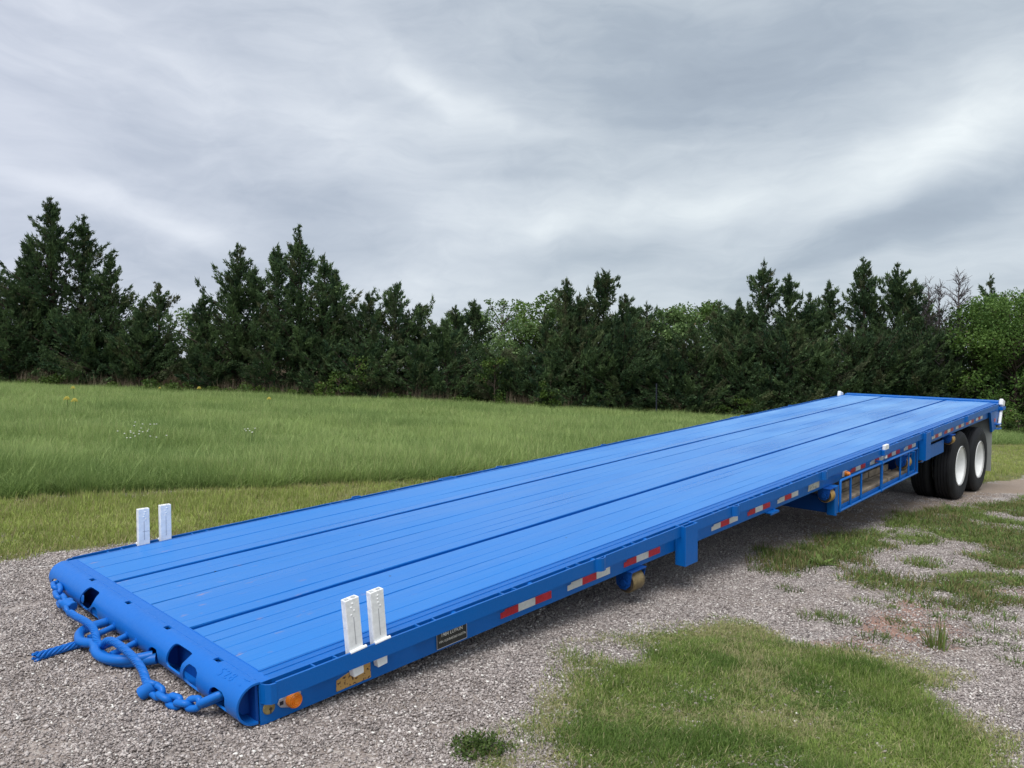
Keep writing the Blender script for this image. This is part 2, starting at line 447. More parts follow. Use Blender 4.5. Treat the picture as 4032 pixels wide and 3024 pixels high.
# ------------------------------------------------------------------ trailer frame of reference
S = 1.095                                  # trailer units -> metres
MT = np.array([[0.69028, -0.72334, -0.01732], [0.72088, 0.68959, -0.06921], [0.062, 0.03529, 0.99745]])
TT = np.array([-2.10194, 4.36543, 0.31502])
def TP(x, y, z): return TT + S * MT @ np.array([x, y, z])      # trailer units -> world
T_MAT = Matrix([[*MT[0], TT[0]], [*MT[1], TT[1]], [*MT[2], TT[2]], [0, 0, 0, 1]])

# ------------------------------------------------------------------ ground
def to_trailer(x, y):
    """trailer x, y (units) under which a ground point lies"""
    d = np.array([MT[0, 0], MT[1, 0]]); e = np.array([MT[0, 1], MT[1, 1]])
    rx, ry = x - TT[0], y - TT[1]
    det = d[0] * e[1] - d[1] * e[0]
    return (rx * e[1] - ry * e[0]) / det / S, (d[0] * ry - d[1] * rx) / det / S
def g(x, y):
    x = np.asarray(x, float); y = np.asarray(y, float)
    z = -0.0467 * 60 * np.tanh(x / 60) + 0.0022 * np.minimum(y, 60)
    tx, ty = to_trailer(x, y)
    z = z + 0.036 * np.exp(-((tx - 11.95) / 0.75) ** 4) * np.exp(-(ty / 1.9) ** 6)
    return z
def G3(x, y, dz=0.0): return (float(x), float(y), float(g(x, y)) + dz)

LAWN = [(0.02, 2.2), (0.08, 3.04), (0.15, 3.26), (0.26, 3.33), (0.17, 3.61), (0.23, 3.93), (0.49, 4.41), (0.85, 4.72), (1.2, 4.98), (1.55, 5.14), (1.8, 4.97), (2.06, 4.88), (2.19, 4.69), (2.36, 4.64), (2.44, 4.47), (2.43, 4.18), (2.32, 3.83), (2.23, 3.54), (2.08, 3.21), (1.9, 2.2)]
WEEDS = [
 [(2.3, 6.88), (2.54, 7.53), (2.93, 7.81), (3.48, 8.57), (3.9, 8.72), (4.4, 8.97), (4.77, 9.56), (5.33, 10.35), (6.2, 11.04), (7.3, 11.6), (9.5, 13.3), (12.5, 15.2), (16.5, 19.5), (22, 22), (14, 8), (6.07, 8.45), (5.36, 8.25), (5.22, 8.36), (5.15, 8.68), (4.85, 8.68), (4.54, 8.31), (4.16, 8.12), (3.93, 8.07), (3.71, 7.81), (3.55, 7.58), (3.41, 7.22), (3.28, 7.2), (3.11, 7.25), (2.91, 6.99), (2.7, 6.91), (2.47, 6.87)],
 [(2.98, 6.97), (3.06, 6.86), (3.23, 6.76), (3.17, 6.41), (3.13, 6.3), (2.92, 6.23), (2.86, 6.36), (2.94, 6.71)],
 [(3.3, 6.82), (3.49, 6.77), (3.79, 6.78), (4.05, 6.91), (4.31, 7.16), (4.49, 7.2), (4.69, 7.14), (4.75, 6.91), (4.57, 6.65), (4.22, 6.52), (4.07, 6.35), (4.2, 6.11), (4.1, 5.97), (3.89, 6.0), (3.73, 5.98), (3.49, 5.79), (3.35, 5.8), (3.28, 5.97), (3.18, 6.01), (3.13, 6.17), (3.11, 6.27), (3.31, 6.51), (3.27, 6.61)],
 [(3.94, 7.6), (4.18, 7.65), (4.1, 7.35), (4.0, 7.24), (3.82, 7.23)],
 [(4.68, 7.85), (5.9, 8.59), (5.01, 7.29), (4.59, 7.26), (4.62, 7.59)]]
REDS = [[(2.21, 4.85), (2.34, 4.99), (2.6, 5.19), (2.82, 5.47), (3.04, 5.81), (3.23, 5.9), (3.19, 5.52), (2.95, 5.24), (2.7, 5.09), (2.46, 4.92), (2.32, 4.78), (2.2, 4.68)],
        [(4.09, 6.35), (4.63, 6.73), (4.25, 6.18)]]
TAN = [(2.54, 7.8), (4.24, 10.05), (5.98, 11.64), (8.37, 13.84), (10.5, 15.61), (16.17, 20.56), (11.73, 14.91), (9.0, 13.38), (7.1, 11.74), (5.01, 9.76), (3.69, 8.75)]
FIELD_E = [(-60, -20), (-14, 2.0), (-6.63, 7.75), (-5.67, 8.42), (-4.37, 9.27), (-3.11, 10.12), (-1.02, 11.54), (1.29, 14.77), (4.58, 19.11), (9.7, 23.0), (16.06, 25.57), (21.99, 27.98), (60, 45)]
MOWN_E = [(-60, -28), (-14, -1.0), (-7, 4.4), (-4.7, 5.5), (-3.92, 5.82), (-3.81, 5.98), (-3.62, 6.28), (-0.5, 9.3), (3.5, 12.9), (7.2, 14.0), (9.0, 14.3), (10.5, 15.61), (16.17, 20.56), (22, 24), (60, 40)]
FIELD = FIELD_E + [(80, 37), (24, 36.5), (-30, 36.5), (-90, 36.5), (-90, -20)]
MOWN = MOWN_E + [(60, 45)] + FIELD_E[::-1]

def sdist(P, X, Y):
    """signed distance (positive inside) of points to polygon"""
    X = np.asarray(X, float); Y = np.asarray(Y, float)
    d = np.full(X.shape, 1e9); ins = np.zeros(X.shape, bool)
    n = len(P)
    for i in range(n):
        x0, y0 = P[i]; x1, y1 = P[(i + 1) % n]
        ex, ey = x1 - x0, y1 - y0; L = ex * ex + ey * ey + 1e-12
        t = np.clip(((X - x0) * ex + (Y - y0) * ey) / L, 0, 1)
        d = np.minimum(d, np.hypot(X - x0 - t * ex, Y - y0 - t * ey))
        if y1 != y0:
            c = ((y0 > Y) != (y1 > Y)) & (X < (x1 - x0) * (Y - y0) / (y1 - y0) + x0)
            ins ^= c
    return np.where(ins, d, -d)
_rs = np.random.RandomState(3)
_lat = _rs.rand(256, 256)
def vnoise(X, Y, s, seed=0):
    X = np.asarray(X) * s + seed * 17.3; Y = np.asarray(Y) * s + seed * 9.1
    i = np.floor(X).astype(int); j = np.floor(Y).astype(int); fx = X - i; fy = Y - j
    fx = fx * fx * (3 - 2 * fx); fy = fy * fy * (3 - 2 * fy)
    L = lambda a, b: _lat[a % 256, b % 256]
    return (L(i, j) * (1 - fx) + L(i + 1, j) * fx) * (1 - fy) + (L(i, j + 1) * (1 - fx) + L(i + 1, j + 1) * fx) * fy
def fbm(X, Y, s, seed=0): return (vnoise(X, Y, s, seed) + 0.5 * vnoise(X, Y, s * 2.1, seed + 1) + 0.25 * vnoise(X, Y, s * 4.3, seed + 2)) / 1.75 - 0.5
def sst(x, a, b):
    t = np.clip((x - a) / (b - a), 0, 1); return t * t * (3 - 2 * t)

def m_lawn(X, Y): return sst(sdist(LAWN, X, Y) + 0.70 * fbm(X, Y, 2.4, 1) + 0.04, -0.14, 0.20)
def m_weed(X, Y):
    r = np.zeros(np.shape(X))
    for i, P in enumerate(WEEDS):
        r = np.maximum(r, sst(sdist(P, X, Y) + 0.36 * fbm(X, Y, 2.6, 2), -0.14, 0.10))
    hole = sst(fbm(X, Y, 1.5, 6), 0.14, 0.26)
    return r * (1 - 0.85 * hole)
def m_mown(X, Y): return sst(sdist(MOWN, X, Y) + 0.5 * fbm(X, Y, 1.3, 3), -0.12, 0.25)
def m_field(X, Y): return sst(sdist(FIELD, X, Y) + 0.30 * fbm(X, Y, 1.6, 4), -0.05, 0.12)
def m_red(X, Y):
    r = np.zeros(np.shape(X))
    for P in REDS: r = np.maximum(r, sst(sdist(P, X, Y) + 0.5 * fbm(X, Y, 2.6, 8), -0.42, -0.02))
    return r
def m_tan(X, Y): return sst(sdist(TAN, X, Y) + 0.8 * fbm(X, Y, 1.2, 9), -0.4, 0.3)

def build_ground():
    def axis(a, b, step, far):
        core = list(np.arange(a, b + 1e-6, step)); up = []; s = step; x = b
        while x < far: s *= 1.22; x += s; up.append(x)
        dn = []; s = step; x = a
        while x > -far: s *= 1.22; x -= s; dn.append(x)
        return np.array(dn[::-1] + core + up)
    xs = axis(-8, 12, 0.1, 1600); ys = axis(1.0, 17, 0.1, 1600)
    X, Y = np.meshgrid(xs, ys)
    Z = g(X, Y) + 0.010 * fbm(X, Y, 2.2, 11) * sst(X * 0 + 30 - np.hypot(X, Y), 0, 5)
    Z = Z - 0.004 * 0
    V = np.stack([X.ravel(), Y.ravel(), Z.ravel()], 1)
    nx, ny = len(xs), len(ys)
    i = np.arange(nx * ny).reshape(ny, nx)
    F = np.stack([i[:-1, :-1].ravel(), i[:-1, 1:].ravel(), i[1:, 1:].ravel(), i[1:, :-1].ravel()], 1)
    me = np_mesh('ground', V, F, True)
    x, y = V[:, 0], V[:, 1]
    far = (np.hypot(x, y) > 36.3) | (y > 36.2)
    grass = np.maximum.reduce([m_lawn(x, y) * 0.9, m_weed(x, y) * 0.85, m_mown(x, y), m_field(x, y), far * 1.0])
    w_ = m_weed(x, y)
    mask = np.stack([grass, m_red(x, y), np.maximum(m_tan(x, y), 2.6 * w_ * (1 - w_)), np.ones_like(x)], 1)
    set_attr(me, 'mask', mask, 'FLOAT_COLOR')
    set_attr(me, 'bare', np.maximum(sst(fbm(x, y, 1.0, 61), .02, .2), .7 * sst(fbm(x, y, 3.1, 63), .08, .2)))
    o = link_mesh('ground', me, M_GROUND)
    tag(o, kind='structure')
build_ground()

# ------------------------------------------------------------------ scattering with geometry nodes
def scatter(name, pts, rot, scl, idx, protos, label, kind='stuff'):
    coll = bpy.data.collections.new(name + '_pieces')
    for k, me in enumerate(protos):
        o = bpy.data.objects.new('%s_piece_%02d' % (name, k), me); coll.objects.link(o)
    me = bpy.data.meshes.new(name)
    me.vertices.add(len(pts)); me.vertices.foreach_set('co', np.ascontiguousarray(pts, np.float32).ravel())
    set_attr(me, 'rot', rot, 'FLOAT_VECTOR'); set_attr(me, 'scl', scl, 'FLOAT_VECTOR'); set_attr(me, 'idx', idx, 'INT')
    o = link_mesh(name, me); tag(o, label, kind=kind)
    ng = bpy.data.node_groups.new(name + '_scatter', 'GeometryNodeTree')
    ng.interface.new_socket('Geometry', in_out='INPUT', socket_type='NodeSocketGeometry')
    ng.interface.new_socket('Geometry', in_out='OUTPUT', socket_type='NodeSocketGeometry')
    gi = ng.nodes.new('NodeGroupInput'); go = ng.nodes.new('NodeGroupOutput')
    ci = ng.nodes.new('GeometryNodeCollectionInfo'); ci.inputs[0].default_value = coll
    ci.inputs['Separate Children'].default_value = True; ci.inputs['Reset Children'].default_value = True
    ip = ng.nodes.new('GeometryNodeInstanceOnPoints'); ip.inputs['Pick Instance'].default_value = True
    def na(n, dt):
        nd = ng.nodes.new('GeometryNodeInputNamedAttribute'); nd.data_type = dt; nd.inputs[0].default_value = n
        return nd.outputs[0]
    L = ng.links.new
    L(gi.outputs[0], ip.inputs['Points']); L(ci.outputs[0], ip.inputs['Instance'])
    L(na('idx', 'INT'), ip.inputs['Instance Index'])
    e2r = ng.nodes.new('FunctionNodeEulerToRotation'); L(na('rot', 'FLOAT_VECTOR'), e2r.inputs[0])
    L(e2r.outputs[0], ip.inputs['Rotation']); L(na('scl', 'FLOAT_VECTOR'), ip.inputs['Scale'])
    L(ip.outputs[0], go.inputs[0])
    md = o.modifiers.new('scatter', 'NODES'); md.node_group = ng
    return o

def in_view(X, Y, margin=0.12):
    return (Y > 1.5) & (np.abs(X / np.maximum(Y, 0.1)) < 0.672 + margin + 0.5 / np.maximum(Y, .5))

def tuft_mesh(name, rs, nb, rad, h0, h1, w, lean, curl, mat, dryp=0.1, seg=3, tint_mu=0.5):
    V = []; F = []; tint = []; dry = []
    for b in range(nb):
        a = rs.rand() * 2 * math.pi; r = rad * math.sqrt(rs.rand())
        bx, by = r * math.cos(a), r * math.sin(a)
        h = h0 + (h1 - h0) * rs.rand(); az = a + rs.normal(0, 0.9); ln = abs(rs.normal(0, lean))
        cu = curl * rs.rand(); dx, dy = math.cos(az), math.sin(az); sx, sy = -math.sin(az + rs.normal(0, .8)), math.cos(az)
        base = len(V); tt = np.clip(rs.normal(tint_mu, 0.28), 0, 1); dd = 1.0 * (rs.rand() < dryp) * (0.5 + 0.5 * rs.rand())
        x, y, z = bx, by, -0.01 * (h > .05); th = ln
        for k in range(seg + 1):
            wk = w * (1 - (k / seg) ** 1.6)
            if k < seg:
                V += [(x - sx * wk, y - sy * wk, z), (x + sx * wk, y + sy * wk, z)]
            else:
                V += [(x, y, z)]
            st = h / seg
            x += dx * math.sin(th) * st; y += dy * math.sin(th) * st; z += math.cos(th) * st; th = min(th + cu / seg, 2.2)
        for k in range(seg - 1):
            i = base + 2 * k; F.append((i, i + 1, i + 3)); F.append((i, i + 3, i + 2))
        i = base + 2 * (seg - 1); F.append((i, i + 1, i + 2))
        n = 2 * seg + 1; tint += [tt] * n; dry += [dd] * n
    me = np_mesh(name, np.array(V), np.array(F)); set_attr(me, 'tint', tint); set_attr(me, 'dry', dry)
    me.materials.append(mat); return me

def place(rs, n, box, dens_fn, dens_cell=None):
    X = rs.uniform(box[0], box[1], n); Y = rs.uniform(box[2], box[3], n)
    p = dens_fn(X, Y) * in_view(X, Y, 0.3); k = rs.rand(n) < p
    return X[k], Y[k]
def scat_grass(name, X, Y, rs, protos, s0, s1, label, zmul=None, sub=0.0):
    n = len(X)
    pts = np.stack([X, Y, g(X, Y) - sub], 1)
    rot = np.stack([rs.normal(0, .06, n), rs.normal(0, .06, n), rs.uniform(0, 6.283, n)], 1)
    s = rs.uniform(s0, s1, n); zs = s * (zmul if zmul is not None else 1.0)
    scatter(name, pts, rot, np.stack([s, s, zs], 1), rs.randint(0, len(protos), n), protos, label)

def build_grass():
    rs = np.random.RandomState(11)
    # tall field
    pr = [tuft_mesh('field_tuft', rs, 26, 0.14, 0.12, 0.50, 0.0042, 0.42, 1.3, M_FIELD, 0.06, 4, 0.12 + 0.11 * k) for k in range(7)]
    pr += [tuft_mesh('field_tuft_long', rs, 9, 0.16, 0.28, 0.60, 0.0048, 0.40, 1.7, M_FIELD, 0.12, 5, 0.7) for k in range(3)]
    n = 210000
    Y = 7.0 + (36.3 - 7.0) * rs.rand(n) ** 1.25; X = rs.uniform(-0.80, 0.80, n) * (Y + 1)
    dens = np.clip(9.0 / Y, 0.10, 1.0) ** 0.6
    k = (rs.rand(n) < dens * m_field(X, Y)); X, Y = X[k], Y[k]
    tx, ty = to_trailer(X, Y)
    zm = 0.50 + 0.66 * (fbm(X, Y, 0.5, 21) + 0.5) * (0.8 + 0.4 * rs.rand(len(X)))
    edge = sdist(FIELD, X, Y); zm *= np.clip(0.75 + edge * 0.3, 0.75, 1.0)
    s = 0.92 + 0.012 * np.maximum(Y - 10, 0)
    pts = np.stack([X, Y, g(X, Y) - 0.01], 1); m = len(X)
    rot = np.stack([rs.normal(0, .08, m), rs.normal(0, .08, m), rs.uniform(0, 6.283, m)], 1)
    scatter('field_grass', pts, rot, np.stack([s, s, zm * (0.9 + 0.2 * rs.rand(m))], 1), np.where(rs.rand(m) < .10, rs.randint(7, 10, m), np.clip(((fbm(X, Y, .45, 71) * 1.5 + fbm(X, Y, 1.7, 73) + .5) * 7 + rs.normal(0, 1.0, m)).astype(int), 0, 6)), pr, 'tall green meadow grass between the mown strip and the trees')
    # mown strip
    pr = [tuft_mesh('mown_tuft', rs, 22, 0.10, 0.025, 0.085, 0.0032, 0.5, 1.0, M_MOWN, 0.22, 2, 0.3 + 0.08 * k) for k in range(6)]
    n = 90000
    Y = 4.0 + 24 * rs.rand(n) ** 1.3; X = rs.uniform(-0.8, 0.8, n) * (Y + 1)
    k = rs.rand(n) < m_mown(X, Y) * np.clip(10 / Y, .2, 1) * (1 - m_field(X, Y)) * (0.55 + 0.9 * (fbm(X, Y, .9, 31) + .35)); X, Y = X[k], Y[k]
    zm = 0.7 + 1.2 * (fbm(X, Y, 0.8, 32) + 0.5)
    pr += [tuft_mesh('mown_tuft_dry', rs, 20, 0.10, 0.015, 0.07, 0.0030, 0.8, 1.2, M_MOWN, 0.85, 2, 0.4) for k in range(3)]
    n = len(X); dp = rs.rand(n) < 0.05 + 0.55 * sst(fbm(X, Y, .8, 34), .05, .22) + 0.75 * (1 - sst(sdist(MOWN, X, Y), .05, .55))
    ix = np.where(dp, rs.randint(6, 9, n), np.clip(((fbm(X, Y, .7, 36) * 1.6 + .5) * 6 + rs.normal(0, 1.0, n)).astype(int), 0, 5)); sc_ = rs.uniform(.9, 1.4, n)
    scatter('mown_grass', np.stack([X, Y, g(X, Y)], 1), np.stack([rs.normal(0, .06, n), rs.normal(0, .06, n), rs.uniform(0, 6.283, n)], 1), np.stack([sc_, sc_, sc_ * zm], 1), ix, pr, 'short yellowish green grass of the mown strip behind the trailer')
    # near lawn patch
    pr = [tuft_mesh('lawn_tuft', rs, 20, 0.045, 0.018, 0.066, 0.0017, 0.75, 1.5, M_LAWN, 0.12, 3, 0.08 + 0.13 * k) for k in range(7)]
    X, Y = place(rs, 42000, (-0.2, 2.8, 2.1, 5.4), lambda x, y: m_lawn(x, y) * np.clip(0.45 + 1.9 * (fbm(x, y, 2.8, 41) + 0.25), 0.08, 1))
    zm = 0.22 + 1.1 * (fbm(X, Y, 2.2, 42) + 0.42)
    pr += [tuft_mesh('lawn_tuft_dry', rs, 18, 0.05, 0.012, 0.045, 0.0015, 0.95, 1.3, M_LAWN, 0.75, 3, 0.5) for k in range(3)]
    n = len(X); dp = rs.rand(n) < 0.10 + 0.7 * sst(fbm(X, Y, 2.0, 44), .03, .20) + 0.5 * (1 - sst(sdist(LAWN, X, Y), .0, .18))
    ix = np.where(dp, rs.randint(7, 10, n), np.clip(((fbm(X, Y, 1.6, 75) * 1.6 + fbm(X, Y, 5.0, 77) * 1.0 + .5) * 7 + rs.normal(0, 1.1, n)).astype(int), 0, 6))
    pts = np.stack([X, Y, g(X, Y)], 1); rot = np.stack([rs.normal(0, .1, n), rs.normal(0, .1, n), rs.uniform(0, 6.283, n)], 1)
    sc_ = rs.uniform(.85, 1.35, n)
    scatter('lawn_grass', pts, rot, np.stack([sc_, sc_, sc_ * zm], 1), ix, pr, 'patch of short green lawn in the foreground gravel')
    # weedy patches on the right
    pr = [tuft_mesh('weed_tuft', rs, 18, 0.075, 0.02, 0.10, 0.0038, 0.8, 1.4, M_WEED, 0.14 + .07 * (5 - k), 3, 0.05 + 0.15 * k) for k in range(6)]
    X, Y = place(rs, 110000, (2.0, 20, 5.5, 22), lambda x, y: m_weed(x, y) * np.clip(8 / y, .3, 1) * np.clip(0.7 + 1.7 * (fbm(x, y, 1.6, 51) + 0.25), .25, 1) * (1 - m_mown(x, y)))
    zm = 0.30 + 1.2 * (fbm(X, Y, 1.5, 52) + 0.42); n = len(X)
    ix = np.clip(((fbm(X, Y, 1.0, 81) * 1.6 + fbm(X, Y, 3.5, 83) + .5) * 6 + rs.normal(0, .9, n)).astype(int), 0, 5)
    sc_ = rs.uniform(.8, 1.35, n)
    scatter('weedy_grass', np.stack([X, Y, g(X, Y)], 1), np.stack([rs.normal(0, .1, n), rs.normal(0, .1, n), rs.uniform(0, 6.283, n)], 1), np.stack([sc_, sc_, sc_ * zm], 1), ix, pr, 'weedy grass patches spreading over the gravel right of the trailer')
    # dry bank beyond the trees
    pr = [tuft_mesh('dry_tuft', rs, 22, 0.22, 0.5, 1.25, 0.014, 0.25, 0.5, M_DRY, 0.2, 2) for k in range(5)]
    n = 9000
    Y = rs.uniform(41.5, 56, n); X = rs.uniform(-0.80, 0.80, n) * Y
    scat_grass('dry_grass', X, Y, rs, pr, 1.0, 1.7, 'tall dry tan grass seen through gaps under the cedars')
    n = 1500
    Y = rs.uniform(35.6, 37.2, n); X = rs.uniform(-0.75, 0.75, n) * Y
    k = (vnoise(X, Y, .35, 5) > .45); X, Y = X[k], Y[k]
    scat_grass('dry_weed_stems', X, Y, rs, [tuft_mesh('dry_stem', rs, 9, 0.16, 0.3, 0.95, 0.007, 0.22, 0.9, M_DRY, 0.2, 3) for k in range(4)], 0.7, 1.2, 'dry brown weed stems along the foot of the trees')
build_grass()

def stone_cluster(name, rs, n, rad, s0, s1):
    V = []; F = []; T = []; nv = 0
    for i in range(n):
        s = s0 + (s1 - s0) * rs.rand() ** 2.2
        sc = s * np.array([1, 0.6 + 0.35 * rs.rand(), 0.34 + 0.3 * rs.rand()])
        q = rs.normal(0, 1, (9, 3)); q /= np.linalg.norm(q, axis=1, keepdims=True)
        bm = bmesh.new()
        for v in q: bm.verts.new(v)
        r_ = bmesh.ops.convex_hull(bm, input=bm.verts[:]); bmesh.ops.triangulate(bm, faces=bm.faces[:]); bm.verts.index_update()
        fv = np.array([[v.index for v in f.verts] for f in bm.faces]); bv = np.array([v.co[:] for v in bm.verts]); bm.free()
        P = bv * sc
        ax, ay, az = rs.normal(0, .35), rs.normal(0, .35), rs.rand() * 6.283
        cx, sx, cy, sy, cz, sz = math.cos(ax), math.sin(ax), math.cos(ay), math.sin(ay), math.cos(az), math.sin(az)
        M = np.array([[cz, -sz, 0], [sz, cz, 0], [0, 0, 1]]) @ np.array([[cy, 0, sy], [0, 1, 0], [-sy, 0, cy]]) @ np.array([[1, 0, 0], [0, cx, -sx], [0, sx, cx]])
        a = rs.rand() * 6.283; r = rad * math.sqrt(rs.rand())
        P = P @ M.T + np.array([r * math.cos(a), r * math.sin(a), s * 0.12 + 0.004 * rs.rand()])
        F.append(fv + nv); V.append(P); nv += len(bv); T += [np.clip(rs.normal(0.46, 0.245) + 0.3 * (rs.rand() < .05), 0, 1)] * len(bv)
    me = np_mesh(name, np.concatenate(V), np.concatenate(F)); set_attr(me, 'tint', T); me.materials.append(M_STONE)
    return me
def build_gravel():
    rs = np.random.RandomState(5)
    pr = [stone_cluster('gravel_stones', rs, 84, 0.11, 0.0040, 0.0125) for k in range(8)]
    pr += [stone_cluster('gravel_stones_large', rs, 9, 0.11, 0.009, 0.020) for k in range(2)]
    n = 46000
    Y = 1.6 + 11.0 * rs.rand(n) ** 1.3; X = rs.uniform(-1, 1, n) * (0.78 * Y + 2.4)
    w_ = m_weed(X, Y); cover = np.maximum.reduce([m_lawn(X, Y), w_, 1.6 * w_ * (1 - w_), m_mown(X, Y), 0.75 * m_tan(X, Y), 0.62 * m_red(X, Y)])
    k = rs.rand(n) < (1 - 0.93 * cover) * np.clip(1.2 - 0.50 * sst(fbm(X, Y, 1.0, 61), .02, .2) - 0.42 * sst(fbm(X, Y, 3.1, 63), .08, .2), .3, 1); X, Y = X[k], Y[k]; n = len(X)
    idx = rs.randint(0, 8, n); idx[rs.rand(n) < .16] = rs.randint(8, 10)
    pts = np.stack([X, Y, g(X, Y)], 1)
    tilt = -0.0467
    rot = np.stack([np.zeros(n), np.zeros(n), rs.uniform(0, 6.283, n)], 1)
    s = rs.uniform(0.8, 1.2, n)
    scatter('gravel', pts, rot, np.stack([s, s, s], 1), idx, pr, 'grey crushed stone gravel around the trailer')
build_gravel()

# ------------------------------------------------------------------ trees
def tri_mesh(name, pos, d, size, wid, tint, dry, rs, mat, blades=1, smoothn=False):
    """pointed sprays: one triangle each, tip along d"""
    n = len(pos)
    q = rs.normal(0, 1, (n, 3)); side = np.cross(d, q); side /= np.linalg.norm(side, axis=1, keepdims=True) + 1e-9
    v0 = pos - side * wid[:, None]; v1 = pos + side * wid[:, None]; v2 = pos + d * size[:, None]
    V = np.stack([v0, v1, v2], 1).reshape(-1, 3)
    F = np.arange(3 * n).reshape(n, 3)
    me = np_mesh(name, V, F)
    set_attr(me, 'tint', np.repeat(tint, 3)); set_attr(me, 'dry', np.repeat(dry, 3))
    me.materials.append(mat); return me

def limb_mesh(name, A, B, ra, rb, mat, extra=None):
    """three-sided tapering limbs A->B"""
    A = np.array(A, float); B = np.array(B, float); n = len(A)
    d = B - A; d /= np.linalg.norm(d, axis=1, keepdims=True) + 1e-9
    u = np.cross(d, np.array([0.31, 0.17, 0.93])); u /= np.linalg.norm(u, axis=1, keepdims=True) + 1e-9
    w = np.cross(d, u); V = []
    K = 4
    for P, r in ((A, ra), (B, rb)):
        r = np.broadcast_to(np.asarray(r, float), (n,))
        for k in range(K):
            a = 2 * math.pi * k / K
            V.append(P + (u * math.cos(a) + w * math.sin(a)) * r[:, None])
    V = np.stack(V, 1)
    f = np.array([[k, (k + 1) % K, K + (k + 1) % K, K + k] for k in range(K)])
    F = (np.arange(n)[:, None, None] * 2 * K + f[None]).reshape(-1, 4)
    me = np_mesh(name, V.reshape(-1, 3), F, True); me.materials.append(mat); return me

def trunk_segments(base, h, r0, rs, bend=0.05, n=7, top=1.0):
    A, B, ra, rb = [], [], [], []
    p = np.array(base, float); off = np.zeros(2)
    for i in range(n):
        q = p + np.array([rs.normal(0, bend), rs.normal(0, bend), h * top / n])
        A.append(p); B.append(q); ra.append(r0 * (1 - i / n * 0.9)); rb.append(r0 * (1 - (i + 1) / n * 0.9)); p = q
    return A, B, ra, rb

